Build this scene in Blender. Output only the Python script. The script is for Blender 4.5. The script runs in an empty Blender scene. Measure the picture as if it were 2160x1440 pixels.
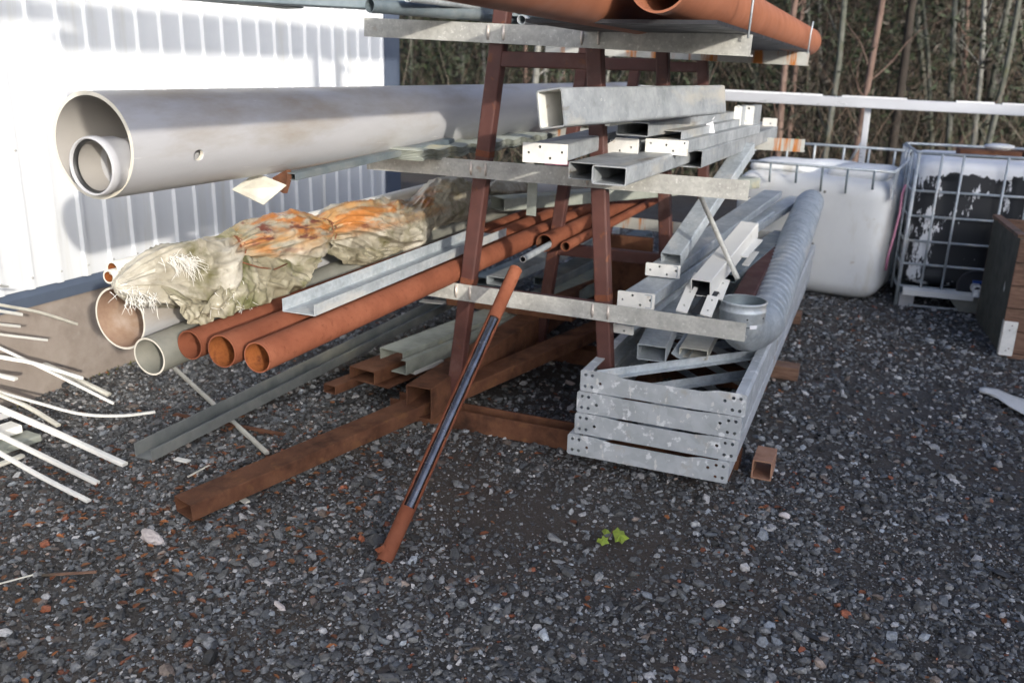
import bpy, math, random
import numpy as np
from mathutils import Vector, Matrix, noise as mnoise

random.seed(7)
rng = np.random.default_rng(11)
S = bpy.context.scene
COL = S.collection

# ---------------------------------------------------------------- camera
F = 1866.3                                   # focal length in photo pixels (2160 wide)
CM = np.array([[0.92424103, 0.38081269, 0.02757186],
               [0.1371515, -0.26374018, -0.95479348],
               [-0.35632567, 0.88624083, -0.29598853]])
EYE = np.array([0.0, 0.0, 1.63])
cam_d = bpy.data.cameras.new('camera')
cam = bpy.data.objects.new('camera', cam_d)
COL.objects.link(cam)
S.camera = cam
cam_d.sensor_width = 36.0
cam_d.lens = F / 2160 * 36
cam_d.clip_start = 0.05
cam_d.clip_end = 500
R3 = Matrix((CM[0], -CM[1], -CM[2])).transposed()
cam.matrix_world = Matrix.Translation(Vector(EYE)) @ R3.to_4x4()
cam_d.dof.use_dof = True
cam_d.dof.focus_distance = 2.9
cam_d.dof.aperture_fstop = 2.9

# ---------------------------------------------------------------- light
SUN = Vector((-1.0, 0.86, -0.35)).normalized()       # direction the sunlight travels
elev = math.asin(-SUN.z)
w = bpy.data.worlds.new('World')
S.world = w
w.use_nodes = True
nt = w.node_tree
bg = nt.nodes['Background']
sky = nt.nodes.new('ShaderNodeTexSky')
sky.sky_type = 'NISHITA'
sky.sun_disc = False
sky.sun_elevation = elev
sky.sun_rotation = math.atan2(-SUN.x, -SUN.y)
sky.air_density = 0.5
sky.dust_density = 4.0
wb = nt.nodes.new('ShaderNodeMix')          # white balance of the hazy winter sky
wb.data_type = 'RGBA'
wb.blend_type = 'MULTIPLY'
wb.inputs[0].default_value = 1.0
wb.inputs[7].default_value = (0.91, 1.01, 1.15, 1.0)
nt.links.new(sky.outputs[0], wb.inputs[6])
nt.links.new(wb.outputs[2], bg.inputs[0])
bg.inputs[1].default_value = 0.15
sd = bpy.data.lights.new('sun', 'SUN')
sd.energy = 2.0
sd.angle = math.radians(0.9)
sd.color = (1.0, 0.93, 0.83)
so = bpy.data.objects.new('sun', sd)
COL.objects.link(so)
so.rotation_euler = SUN.to_track_quat('-Z', 'Y').to_euler()
so.location = (6, -5, 6)
S.view_settings.view_transform = 'Standard'
S.view_settings.look = 'None'
S.view_settings.gamma = 1
S.view_settings.use_curve_mapping = False
S.view_settings.exposure = 1.0
S.render.engine = 'CYCLES'
S.cycles.max_bounces = 6
S.cycles.use_denoising = True


def at(x, y, X=None, Y=None, Z=None):
    """world point seen at a photo pixel on a given plane"""
    d = CM.T @ np.array([(x - 1080) / F, (y - 720) / F, 1.0])
    if X is not None: t = (X - EYE[0]) / d[0]
    elif Y is not None: t = (Y - EYE[1]) / d[1]
    else: t = (Z - EYE[2]) / d[2]
    return Vector(EYE + t * d)


def pj(P):
    c = CM @ (np.array(P, dtype=float) - EYE)
    return 1080 + F * c[0] / c[2], 720 + F * c[1] / c[2], c[2]


# ---------------------------------------------------------------- materials
def lin(c):
    return tuple(c) + (1.0,) if len(c) == 3 else tuple(c)


def mat(name, stops, scale=6.0, rough=(0.5, 0.7), metal=0.0, bump=0.15, bscale=80.0, stretch=(1, 1, 1),
        stains=(), vor=0.0, vscale=60.0, detail=8, trans=0.0, spec=0.5, attr=False, sheen=0.0, bdist=0.002, rv=0.10):
    m = bpy.data.materials.new(name)
    m.use_nodes = True
    t = m.node_tree
    N, L = t.nodes, t.links
    b = N['Principled BSDF']
    geo = N.new('ShaderNodeNewGeometry')
    mp = N.new('ShaderNodeMapping')
    mp.inputs['Scale'].default_value = stretch
    L.new(geo.outputs['Position'], mp.inputs['Vector'])
    n1 = N.new('ShaderNodeTexNoise')
    n1.inputs['Scale'].default_value = scale
    n1.inputs['Detail'].default_value = detail
    n1.inputs['Roughness'].default_value = 0.65
    L.new(mp.outputs[0], n1.inputs['Vector'])
    cr = N.new('ShaderNodeValToRGB')
    els = cr.color_ramp.elements
    lo, hi = 0.3, 0.7
    for i, c in enumerate(stops):
        p = lo + (hi - lo) * i / max(1, len(stops) - 1)
        e = els[i] if i < 2 else els.new(p)
        e.position = p
        e.color = lin(c)
    L.new(n1.outputs[0], cr.inputs[0])
    colr = cr.outputs[0]
    if vor:
        v = N.new('ShaderNodeTexVoronoi')
        v.inputs['Scale'].default_value = vscale
        L.new(geo.outputs['Position'], v.inputs['Vector'])
        sep = N.new('ShaderNodeSeparateColor')
        L.new(v.outputs['Color'], sep.inputs[0])
        mr = N.new('ShaderNodeMapRange')
        mr.inputs[3].default_value = 1 - vor
        mr.inputs[4].default_value = 1 + vor
        L.new(sep.outputs[0], mr.inputs[0])
        mm = N.new('ShaderNodeVectorMath')
        mm.operation = 'SCALE'
        L.new(colr, mm.inputs[0])
        L.new(mr.outputs[0], mm.inputs['Scale'])
        colr = mm.outputs[0]
    if attr:
        a = N.new('ShaderNodeAttribute')
        a.attribute_name = 'tint'
        mx = N.new('ShaderNodeMix')
        mx.data_type = 'RGBA'
        mx.blend_type = 'MULTIPLY'
        mx.inputs[0].default_value = 1.0
        L.new(colr, mx.inputs[6])
        L.new(a.outputs['Color'], mx.inputs[7])
        colr = mx.outputs[2]
    if rv:
        oi = N.new('ShaderNodeObjectInfo')
        mr = N.new('ShaderNodeMapRange')
        mr.inputs[3].default_value = 1 - rv
        mr.inputs[4].default_value = 1 + rv
        L.new(oi.outputs['Random'], mr.inputs[0])
        mm = N.new('ShaderNodeVectorMath')
        mm.operation = 'SCALE'
        L.new(colr, mm.inputs[0])
        L.new(mr.outputs[0], mm.inputs['Scale'])
        colr = mm.outputs[0]
    for st in stains:       # (colour, scale, threshold, softness, stretch)
        col_, sc_, th_, so_ = st[:4]
        mp2 = N.new('ShaderNodeMapping')
        mp2.inputs['Scale'].default_value = st[4] if len(st) > 4 else (1, 1, 1)
        mp2.inputs['Location'].default_value = (sc_ * 0.37, th_ * 9.1, sc_ * 0.11)
        L.new(geo.outputs['Position'], mp2.inputs['Vector'])
        n2 = N.new('ShaderNodeTexNoise')
        n2.inputs['Scale'].default_value = sc_
        n2.inputs['Detail'].default_value = 9
        n2.inputs['Roughness'].default_value = 0.62
        L.new(mp2.outputs[0], n2.inputs['Vector'])
        r2 = N.new('ShaderNodeMapRange')
        r2.inputs[1].default_value = th_ - so_
        r2.inputs[2].default_value = th_ + so_
        L.new(n2.outputs[0], r2.inputs[0])
        mx = N.new('ShaderNodeMix')
        mx.data_type = 'RGBA'
        L.new(r2.outputs[0], mx.inputs[0])
        L.new(colr, mx.inputs[6])
        mx.inputs[7].default_value = lin(col_)
        colr = mx.outputs[2]
    L.new(colr, b.inputs['Base Color'])
    rr = N.new('ShaderNodeMapRange')
    rr.inputs[1].default_value = 0.3
    rr.inputs[2].default_value = 0.7
    rr.inputs[3].default_value = rough[0]
    rr.inputs[4].default_value = rough[1]
    n3 = N.new('ShaderNodeTexNoise')
    n3.inputs['Scale'].default_value = scale * 2.3
    n3.inputs['Detail'].default_value = 5
    L.new(mp.outputs[0], n3.inputs['Vector'])
    L.new(n3.outputs[0], rr.inputs[0])
    L.new(rr.outputs[0], b.inputs['Roughness'])
    b.inputs['Metallic'].default_value = metal
    b.inputs['Specular IOR Level'].default_value = spec
    if trans:
        b.inputs['Subsurface Weight'].default_value = trans
        b.inputs['Subsurface Radius'].default_value = (0.02, 0.02, 0.015)
    if bump:
        n4 = N.new('ShaderNodeTexNoise')
        n4.inputs['Scale'].default_value = bscale
        n4.inputs['Detail'].default_value = 6
        L.new(geo.outputs['Position'], n4.inputs['Vector'])
        bp = N.new('ShaderNodeBump')
        bp.inputs['Strength'].default_value = bump
        bp.inputs['Distance'].default_value = bdist
        L.new(n4.outputs[0], bp.inputs['Height'])
        L.new(bp.outputs[0], b.inputs['Normal'])
    return m


RUSTY = (0.20, 0.062, 0.022)
M = {}
M['galv'] = mat('galvanised_steel', [(0.31, 0.345, 0.37), (0.42, 0.46, 0.485), (0.52, 0.55, 0.565)], scale=9, rough=(0.38, 0.6),
                metal=0.28, bump=0.08, vor=0.10, vscale=75, stains=[((0.56, 0.56, 0.53), 6, 0.60, 0.06, (1, .25, 1)), ((0.28, 0.27, 0.24), 8, 0.68, 0.04, (1, .2, 1)), ((0.66, 0.67, 0.67), 42, 0.69, 0.02)])
M['galv_spangle'] = mat('galvanised_steel_blotchy', [(0.40, 0.425, 0.435), (0.48, 0.51, 0.53), (0.56, 0.585, 0.60)], scale=6, rough=(0.4, 0.62),
                        metal=0.22, bump=0.08, vor=0.07, vscale=30,
                        stains=[((0.70, 0.72, 0.73), 16, 0.60, 0.02), ((0.64, 0.64, 0.62), 34, 0.62, 0.015, (1, 1, 0.5)), ((0.40, 0.36, 0.30), 7, 0.66, 0.07)])
M['galv_old'] = mat('weathered_zinc_angle', [(0.36, 0.355, 0.33), (0.46, 0.455, 0.42), (0.57, 0.565, 0.52)], scale=14, rough=(0.45, 0.7),
                    metal=0.30, bump=0.25, bscale=120, vor=0.08, vscale=90,
                    stains=[((0.62, 0.62, 0.58), 60, 0.64, 0.04), ((0.30, 0.16, 0.06), 4.5, 0.69, 0.05)])
M['galv_rust'] = mat('zinc_with_rust_runs', [(0.34, 0.34, 0.31), (0.46, 0.46, 0.43)], scale=12, rough=(0.5, 0.75), metal=0.25, bump=0.2,
                     stains=[((0.42, 0.15, 0.03), 11, 0.56, 0.03, (1, 1, 0.08))])
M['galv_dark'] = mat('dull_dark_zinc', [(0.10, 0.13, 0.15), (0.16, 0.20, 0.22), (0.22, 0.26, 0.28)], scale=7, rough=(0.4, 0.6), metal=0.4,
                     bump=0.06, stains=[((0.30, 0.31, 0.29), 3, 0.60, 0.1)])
M['galv_green'] = mat('algae_dulled_zinc', [(0.20, 0.22, 0.19), (0.30, 0.32, 0.28), (0.38, 0.40, 0.35)], scale=8, rough=(0.5, 0.75), metal=0.15,
                      bump=0.1, stains=[((0.42, 0.38, 0.25), 6, 0.64, 0.06)])
M['plate'] = mat('zinc_end_plate', [(0.62, 0.62, 0.58), (0.72, 0.71, 0.67), (0.78, 0.77, 0.72)], scale=20, rough=(0.4, 0.6), metal=0.1,
                 bump=0.12, stains=[((0.48, 0.42, 0.32), 16, 0.66, 0.05)])
M['rust'] = mat('even_rust', [(0.155, 0.050, 0.026), (0.205, 0.068, 0.036), (0.255, 0.092, 0.050)], scale=5, rough=(0.8, 0.95), bump=0.35, bscale=260,
                detail=10, spec=0.2, stains=[((0.16, 0.05, 0.025), 40, 0.62, 0.06)])
M['rust_brown'] = mat('brown_rust', [(0.085, 0.038, 0.022), (0.135, 0.060, 0.034), (0.185, 0.086, 0.048)], scale=9, rough=(0.8, 0.95), bump=0.5, bscale=180,
                      detail=10, spec=0.2, stains=[((0.17, 0.08, 0.038), 14, 0.62, 0.06), ((0.04, 0.02, 0.014), 5, 0.62, 0.08)])
M['rust_orange'] = mat('bright_orange_rust', [(0.16, 0.052, 0.02), (0.25, 0.085, 0.027), (0.12, 0.04, 0.018)], scale=30, rough=(0.85, 0.95), bump=0.4, spec=0.1)
M['primer'] = mat('red_oxide_primer', [(0.052, 0.020, 0.016), (0.080, 0.029, 0.023), (0.105, 0.041, 0.032)], scale=4, rough=(0.45, 0.7), bump=0.15,
                  bscale=60, stains=[((0.17, 0.10, 0.085), 3, 0.66, 0.08), ((0.13, 0.045, 0.02), 18, 0.64, 0.04)])
M['weldrust'] = mat('fresh_weld_rust', [(0.19, 0.058, 0.022), (0.11, 0.036, 0.02)], scale=40, rough=(0.8, 0.95), bump=0.4)
M['weld'] = mat('bright_weld_bead', [(0.55, 0.48, 0.42), (0.68, 0.62, 0.56)], scale=60, rough=(0.3, 0.5), metal=0.4, bump=0.5, bscale=300)
M['pvc'] = mat('grey_plastic_pipe', [(0.37, 0.37, 0.38), (0.42, 0.42, 0.43), (0.46, 0.46, 0.47)], scale=2.5, rough=(0.32, 0.5), bump=0.03,
               stretch=(2, 0.4, 2), stains=[((0.30, 0.255, 0.20), 2.4, 0.60, 0.1, (1, .4, 1.5)), ((0.66, 0.65, 0.63), 70, 0.70, 0.02, (1, .05, 1)), ((0.27, 0.24, 0.20), 22, 0.70, 0.03, (1, .12, 1))])
M['pvc_end'] = mat('cut_plastic_edge', [(0.56, 0.53, 0.45), (0.64, 0.60, 0.52)], scale=20, rough=(0.5, 0.7), bump=0.1)
M['pvc_in'] = mat('grey_plastic_inside', [(0.34, 0.32, 0.295), (0.40, 0.38, 0.355)], scale=3, rough=(0.45, 0.6), bump=0.05, stretch=(1, .3, 1))
M['pvc_brown'] = mat('stained_plastic_inside', [(0.20, 0.10, 0.07), (0.36, 0.25, 0.18), (0.55, 0.47, 0.42)], scale=4, rough=(0.5, 0.7), bump=0.1)
M['pvc_green'] = mat('greenish_plastic_pipe', [(0.15, 0.155, 0.13), (0.21, 0.21, 0.18), (0.28, 0.27, 0.23)], scale=5, rough=(0.5, 0.7), bump=0.1)
M['white_pl'] = mat('white_plastic', [(0.70, 0.69, 0.64), (0.78, 0.77, 0.72)], scale=6, rough=(0.35, 0.55), bump=0.03,
                    stains=[((0.50, 0.48, 0.40), 8, 0.70, 0.08)])
M['cream_pl'] = mat('aged_cream_plastic', [(0.45, 0.43, 0.37), (0.60, 0.58, 0.50), (0.70, 0.68, 0.60)], scale=7, rough=(0.4, 0.6), bump=0.05)
M['rubber'] = mat('black_rubber', [(0.02, 0.02, 0.02), (0.035, 0.035, 0.035)], rough=(0.4, 0.6))
M['black'] = mat('black_steel', [(0.015, 0.017, 0.02), (0.03, 0.03, 0.035)], rough=(0.4, 0.6))
M['chrome'] = mat('worn_chrome', [(0.13, 0.135, 0.15), (0.20, 0.205, 0.22), (0.30, 0.30, 0.32)], scale=18, rough=(0.12, 0.30), metal=0.9, bump=0.05,
                  stretch=(1, 1, 1), stains=[((0.16, 0.07, 0.04), 26, 0.66, 0.05)])
M['wallwhite'] = mat('white_coated_cladding', [(0.595, 0.615, 0.635), (0.62, 0.64, 0.66), (0.64, 0.66, 0.675)], scale=2, rough=(0.35, 0.5), bump=0.01, rv=0.006,
                     stretch=(1, 1, .4), stains=[((0.54, 0.54, 0.50), 3, 0.64, 0.12, (1, 3, .3))])
M['navy'] = mat('slate_blue_flashing', [(0.075, 0.095, 0.135), (0.095, 0.12, 0.165)], scale=4, rough=(0.35, 0.5), bump=0.02)
M['screw'] = mat('screw_head', [(0.30, 0.30, 0.28), (0.42, 0.42, 0.40)], scale=50, rough=(0.4, 0.6), metal=0.4)
M['concrete'] = mat('painted_plinth_concrete', [(0.21, 0.175, 0.148), (0.25, 0.212, 0.182), (0.29, 0.25, 0.217)], scale=5, rough=(0.8, 0.95), bump=0.3, bscale=50,
                    stains=[((0.16, 0.125, 0.10), 3, 0.62, 0.12), ((0.31, 0.275, 0.25), 9, 0.68, 0.08)])
M['tarp'] = mat('grimy_woven_tarpaulin', [(0.15, 0.132, 0.085), (0.26, 0.235, 0.165), (0.40, 0.37, 0.29)], scale=7, rough=(0.28, 0.55), bump=0.25, bscale=60, bdist=0.004,
                stains=[((0.12, 0.12, 0.05), 6, 0.58, 0.07)])
M['thread'] = mat('frayed_white_thread', [(0.72, 0.70, 0.64), (0.78, 0.76, 0.70)], rough=(0.5, 0.6), bump=0)
M['cord'] = mat('rust_red_cord', [(0.12, 0.04, 0.02), (0.20, 0.07, 0.03)], scale=60, rough=(0.8, 0.9))
M['orange'] = mat('orange_brown_sewer_pipe', [(0.24, 0.085, 0.042), (0.30, 0.112, 0.058), (0.34, 0.13, 0.07)], scale=4, rough=(0.45, 0.65), bump=0.1,
                  bscale=100, stains=[((0.25, 0.09, 0.045), 5, 0.64, 0.1)])
M['tank'] = mat('milky_tank_plastic', [(0.72, 0.73, 0.72), (0.77, 0.78, 0.77), (0.80, 0.81, 0.80)], scale=3, rough=(0.35, 0.55), bump=0.04, trans=0.04,
                stains=[((0.52, 0.49, 0.42), 4, 0.64, 0.1, (1, 1, .4)), ((0.35, 0.28, 0.18), 9, 0.72, 0.05)])
M['wood'] = mat('weathered_crate_wood', [(0.10, 0.055, 0.035), (0.17, 0.095, 0.062), (0.24, 0.14, 0.095)], scale=9, rough=(0.8, 0.95), bump=0.6, bscale=70,
                stretch=(1, 1, 7), stains=[((0.055, 0.05, 0.035), 5, 0.60, 0.08)])
M['darkboard'] = mat('dark_greenish_board', [(0.035, 0.036, 0.026), (0.055, 0.055, 0.04), (0.08, 0.075, 0.055)], scale=6, rough=(0.7, 0.9), bump=0.2)
M['alu'] = mat('bare_aluminium_rail', [(0.62, 0.63, 0.65), (0.70, 0.71, 0.73)], scale=5, rough=(0.25, 0.4), metal=0.5, bump=0.03, stretch=(.3, 1, 1))
M['snow'] = mat('white_rail_top', [(0.78, 0.79, 0.80), (0.82, 0.82, 0.83)], rough=(0.5, 0.7), bump=0.05)
M['blue'] = mat('blue_valve_handle', [(0.01, 0.05, 0.22), (0.015, 0.07, 0.30)], rough=(0.4, 0.5))
M['pink'] = mat('pink_hose', [(0.42, 0.16, 0.24), (0.50, 0.22, 0.30)], rough=(0.4, 0.6))
M['paper'] = mat('white_paper_tag', [(0.76, 0.77, 0.80), (0.80, 0.80, 0.82)], rough=(0.6, 0.8), bump=0)
M['rock'] = mat('pale_quartz_rock', [(0.36, 0.31, 0.30), (0.50, 0.45, 0.43), (0.60, 0.55, 0.53)], scale=20, rough=(0.8, 0.95), bump=0.6, bscale=60)
M['leafy'] = mat('yellow_green_leaf', [(0.22, 0.30, 0.035), (0.32, 0.40, 0.05)], scale=40, rough=(0.5, 0.7), bump=0.1)
M['gravel'] = mat('crushed_slate', [(0.62, 0.62, 0.62), (1.0, 1.0, 1.0), (1.3, 1.3, 1.3)], scale=130, rough=(0.42, 0.7), bump=0.35, bscale=300, attr=True, detail=3)
M['leaf_litter'] = mat('dead_leaves', [(0.8, 0.8, 0.8), (1.1, 1.1, 1.1)], scale=90, rough=(0.6, 0.85), bump=0.3, attr=True)
M['twig'] = mat('bare_twigs', [(0.75, 0.75, 0.75), (1.1, 1.1, 1.1)], scale=9, rough=(0.8, 0.95), bump=0, attr=True)
M['needles'] = mat('dark_conifer_foliage', [(0.7, 0.7, 0.7), (1.2, 1.2, 1.2)], scale=3, rough=(0.6, 0.8), bump=0, attr=True)
M['bark_grey'] = mat('grey_green_bark', [(0.06, 0.063, 0.048), (0.10, 0.105, 0.085), (0.16, 0.16, 0.14)], scale=8, rough=(0.85, 0.95), bump=0.6, bscale=30, bdist=.01,
                     stretch=(1, 1, .5), stains=[((0.07, 0.075, 0.04), 5, 0.6, 0.06)])
M['bark_pink'] = mat('pinkish_pine_bark', [(0.085, 0.052, 0.040), (0.15, 0.098, 0.078), (0.22, 0.155, 0.125)], scale=8, rough=(0.85, 0.95), bump=0.6, bscale=30, bdist=.01,
                     stretch=(1, 1, .4))
M['bark_pale'] = mat('pale_birch_bark', [(0.12, 0.12, 0.105), (0.19, 0.19, 0.17), (0.27, 0.265, 0.245)], scale=9, rough=(0.8, 0.95), bump=0.4, bscale=30, bdist=.01,
                     stains=[((0.08, 0.075, 0.06), 9, 0.62, 0.03, (1, 1, 2))])
M['bark_dark'] = mat('dark_spruce_bark', [(0.022, 0.017, 0.013), (0.04, 0.031, 0.024)], scale=8, rough=(0.85, 0.95), bump=0.6, bscale=30, bdist=.01)
M['rust_lit'] = mat('lit_block_rust', [(0.26, 0.13, 0.08), (0.36, 0.19, 0.12), (0.42, 0.24, 0.16)], scale=14, rough=(0.8, 0.95), bump=0.4)  # rust lightened so the light on the block is in its colour
M['galv_mid'] = mat('darker_shelf_zinc', [(0.22, 0.24, 0.25), (0.31, 0.33, 0.345), (0.40, 0.42, 0.43)], scale=8, rough=(0.42, 0.65), metal=0.22, bump=0.1, vor=0.08, vscale=60,  # darker zinc tone for the middle shelf pile
                stains=[((0.42, 0.40, 0.35), 6, 0.60, 0.06, (1, .25, 1)), ((0.17, 0.15, 0.12), 8, 0.66, 0.05, (1, .2, 1)), ((0.50, 0.51, 0.51), 42, 0.69, 0.02)])
M['galv_floor'] = mat('weathered_channel_zinc', [(0.16, 0.175, 0.175), (0.23, 0.245, 0.24), (0.31, 0.32, 0.30)], scale=5, rough=(0.4, 0.6), metal=0.25, bump=0.06,
                stains=[((0.40, 0.38, 0.30), 3, 0.60, 0.08, (1, .4, 1))])
M['roof'] = mat('dark_roofing', [(0.05, 0.05, 0.055), (0.08, 0.08, 0.085)], rough=(0.7, 0.9))


def ground_material():
    m = mat('dark_gravelly_ground', [(0.028, 0.026, 0.023), (0.048, 0.044, 0.039), (0.075, 0.069, 0.061)], scale=3.0, rough=(0.75, 0.95),
            bump=0.9, bscale=120, bdist=0.006, vor=0.35, vscale=110, detail=12,
            stains=[((0.058, 0.045, 0.035), 1.3, 0.50, 0.10), ((0.13, 0.13, 0.135), 70, 0.62, 0.03), ((0.24, 0.24, 0.245), 110, 0.68, 0.02),
                    ((0.13, 0.05, 0.025), 95, 0.715, 0.015), ((0.055, 0.065, 0.022), 2.1, 0.70, 0.05)])
    return m


def hill_material():
    return mat('forest_floor', [(0.022, 0.018, 0.011), (0.036, 0.028, 0.018), (0.052, 0.040, 0.026)], scale=1.6, rough=(0.9, 1.0), bump=1.0,
               bscale=9, bdist=0.12, detail=12, stains=[((0.016, 0.026, 0.010), 0.6, 0.52, 0.10), ((0.012, 0.010, 0.007), 2.5, 0.58, 0.06),
                                            ((0.07, 0.052, 0.032), 6, 0.63, 0.05)])


# ---------------------------------------------------------------- object helpers
def link(o):
    COL.objects.link(o)
    return o


def mesh(name, verts, faces, m, parent=None, smooth=False, kind=None, mats=None, fm=None, sm=None):
    V = np.array(verts, dtype=float).reshape(-1, 3)
    if parent is None:
        base = Vector(((V[:, 0].min() + V[:, 0].max()) / 2, (V[:, 1].min() + V[:, 1].max()) / 2, V[:, 2].min()))
    else:
        base = Vector((0, 0, 0))
        q = parent
        while q is not None:
            base += q.location
            q = q.parent
    me = bpy.data.meshes.new(name)
    me.from_pydata((V - np.array(base)).tolist(), [], faces)
    if mats:
        for k in mats: me.materials.append(M[k])
        me.polygons.foreach_set('material_index', fm)
    else:
        me.materials.append(M[m] if isinstance(m, str) else m)
    if sm is not None:
        me.polygons.foreach_set('use_smooth', sm)
    elif smooth:
        me.polygons.foreach_set('use_smooth', [True] * len(faces))
    me.update()
    o = link(bpy.data.objects.new(name, me))
    if parent is None:
        o.location = base
    else:
        o.parent = parent
    if kind: o['kind'] = kind
    return o


def tag(o, label, cat, group=None):
    o['label'] = label
    o['category'] = cat
    if group: o['group'] = group
    return o


def thing(name, loc, label, cat, group=None):
    o = link(bpy.data.objects.new(name, None))
    o.empty_display_size = 0.1
    o.location = Vector(loc)
    return tag(o, label, cat, group)


def basis(d, up=(0, 0, 1)):
    d = Vector(d).normalized()
    up = Vector(up)
    s = d.cross(up).normalized()
    u = s.cross(d).normalized()
    return d, s, u


def rrect(w, h, r, n=3, x0=0.0, y0=0.0):
    pts = []
    for cx, cy, a0 in ((w - r, r, -90), (w - r, h - r, 0), (r, h - r, 90), (r, r, 180)):
        for i in range(n + 1):
            a = math.radians(a0 + 90 * i / n)
            pts.append((x0 + cx + r * math.cos(a), y0 + cy + r * math.sin(a)))
    return pts


def extrude(name, outer, inner, p0, d, length, m, parent=None, up=(0, 0, 1), nseg=1, bend=None, roll=0.0, inmat=None):
    """profile (s,u points, counter-clockwise) swept from p0 along d"""
    p0 = Vector(p0)
    d, s, u = basis(d, up)
    if roll:
        q = Matrix.Rotation(roll, 3, d)
        s, u = q @ s, q @ u
    V, Fc, fm = [], [], []
    def ring(loop, k, off=0):
        t = length * k / nseg
        c = p0 + d * t
        if bend: c = c + bend(t)
        for a, b in loop: V.append(c + s * a + u * b)
    n = len(outer)
    for k in range(nseg + 1): ring(outer, k)
    for k in range(nseg):
        for i in range(n):
            j = (i + 1) % n
            Fc.append((k * n + i, k * n + j, (k + 1) * n + j, (k + 1) * n + i)); fm.append(0)
    if inner:
        b = len(V)
        for k in range(nseg + 1): ring(inner, k)
        for k in range(nseg):
            for i in range(n):
                j = (i + 1) % n
                Fc.append((b + k * n + i, b + (k + 1) * n + i, b + (k + 1) * n + j, b + k * n + j)); fm.append(1 if inmat else 0)
        e = nseg * n
        for i in range(n):
            j = (i + 1) % n
            Fc.append((i, b + i, b + j, j)); fm.append(0)
            Fc.append((e + i, e + j, b + e + j, b + e + i)); fm.append(0)
    else:
        Fc.append(tuple(range(n))); fm.append(0)
        Fc.append(tuple(nseg * n + i for i in reversed(range(n)))); fm.append(0)
    if inmat:
        return mesh(name, V, Fc, None, parent, mats=[m, inmat], fm=fm)
    return mesh(name, V, Fc, m, parent)


def rhs(name, p0, d, length, w, h, m, parent=None, t=0.004, r=0.006, **k):
    o = rrect(w, h, r)
    ri = max(r - t, 0.001)
    i = rrect(w - 2 * t, h - 2 * t, ri, x0=t, y0=t)
    return extrude(name, o, i, p0, d, length, m, parent, **k)


def cpts(w, hl, hr, t):
    """U channel opening upwards, left flange hl and right flange hr"""
    return [(0, 0), (w, 0), (w, hr), (w - t, hr), (w - t, t), (t, t), (t, hl), (0, hl)]


def lpts(w, h, t):
    return [(0, 0), (w, 0), (w, t), (t, t), (t, h), (0, h)]


def box(name, p0, d, length, w, h, m, parent=None, **k):
    return extrude(name, [(0, 0), (w, 0), (w, h), (0, h)], None, p0, d, length, m, parent, **k)


def abox(name, lo, hi, m, parent=None):
    lo, hi = Vector(lo), Vector(hi)
    return box(name, (lo.x, lo.y, lo.z), (0, 1, 0), hi.y - lo.y, hi.x - lo.x, hi.z - lo.z, m, parent)


def pipe(name, p0, d, length, r, ri, mo, mi=None, me=None, parent=None, seg=40, nseg=1, up=(0, 0, 1), back=True):
    p0 = Vector(p0)
    d, s, u = basis(d, up)
    V, Fc, fm, sm = [], [], [], []
    def ring(rad, t):
        b = len(V)
        for i in range(seg):
            a = 2 * math.pi * i / seg
            V.append(p0 + d * t + s * (rad * math.cos(a)) + u * (rad * math.sin(a)))
        return b
    def strip(a, b, mi_, smo, flip=False):
        for i in range(seg):
            j = (i + 1) % seg
            Fc.append((a + i, b + i, b + j, a + j) if flip else (a + i, a + j, b + j, b + i))
            fm.append(mi_); sm.append(smo)
    a = ring(r, 0)
    for k in range(nseg):
        b = ring(r, length * (k + 1) / nseg)
        strip(a, b, 0, True)
        a = b
    strip(ring(ri, 0), ring(ri, length), 1, True, True)
    strip(ring(r, 0), ring(ri, 0), 2, False, True)
    strip(ring(r, length), ring(ri, length), 2, False)
    return mesh(name, V, Fc, None, parent, mats=[mo, mi or mo, me or mo], fm=fm, sm=sm)


def lathe(name, p0, d, prof, m, parent=None, seg=32, up=(0, 0, 1), smooth=True):
    p0 = Vector(p0)
    d, s, u = basis(d, up)
    V, Fc = [], []
    for r, t in prof:
        for i in range(seg):
            a = 2 * math.pi * i / seg
            V.append(p0 + d * t + s * (r * math.cos(a)) + u * (r * math.sin(a)))
    for k in range(len(prof) - 1):
        for i in range(seg):
            j = (i + 1) % seg
            Fc.append((k * seg + i, k * seg + j, (k + 1) * seg + j, (k + 1) * seg + i))
    return mesh(name, V, Fc, m, parent, smooth=smooth)


def sweep_data(pts, rads, seg=8):
    pts = [Vector(p) for p in pts]
    V, Fc = [], []
    n = len(pts)
    ref = Vector((0.13, 0.2, 1.0)).normalized()
    for k, p in enumerate(pts):
        t = (pts[min(k + 1, n - 1)] - pts[max(k - 1, 0)]).normalized()
        rr = ref if abs(t.dot(ref)) < 0.9 else Vector((1, 0, 0))
        a = t.cross(rr).normalized()
        b = t.cross(a).normalized()
        for i in range(seg):
            an = 2 * math.pi * i / seg
            V.append(p + (a * math.cos(an) + b * math.sin(an)) * rads[k])
    for k in range(n - 1):
        for i in range(seg):
            j = (i + 1) % seg
            Fc.append((k * seg + i, k * seg + j, (k + 1) * seg + j, (k + 1) * seg + i))
    Fc.append(tuple(reversed(range(seg))))
    Fc.append(tuple((n - 1) * seg + i for i in range(seg)))
    return V, Fc


def sweep(name, pts, rads, m, parent=None, seg=8, smooth=True, kind=None):
    if not isinstance(rads, (list, tuple)): rads = [rads] * len(pts)
    V, Fc = sweep_data(pts, rads, seg)
    return mesh(name, V, Fc, m, parent, smooth=smooth, kind=kind)


def many(name, lst, m, parent=None, smooth=True, kind='stuff'):
    V, Fc = [], []
    for v, f in lst:
        b = len(V)
        V += v
        Fc += [tuple(i + b for i in q) for q in f]
    return mesh(name, V, Fc, m, parent, smooth=smooth, kind=kind)


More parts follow.
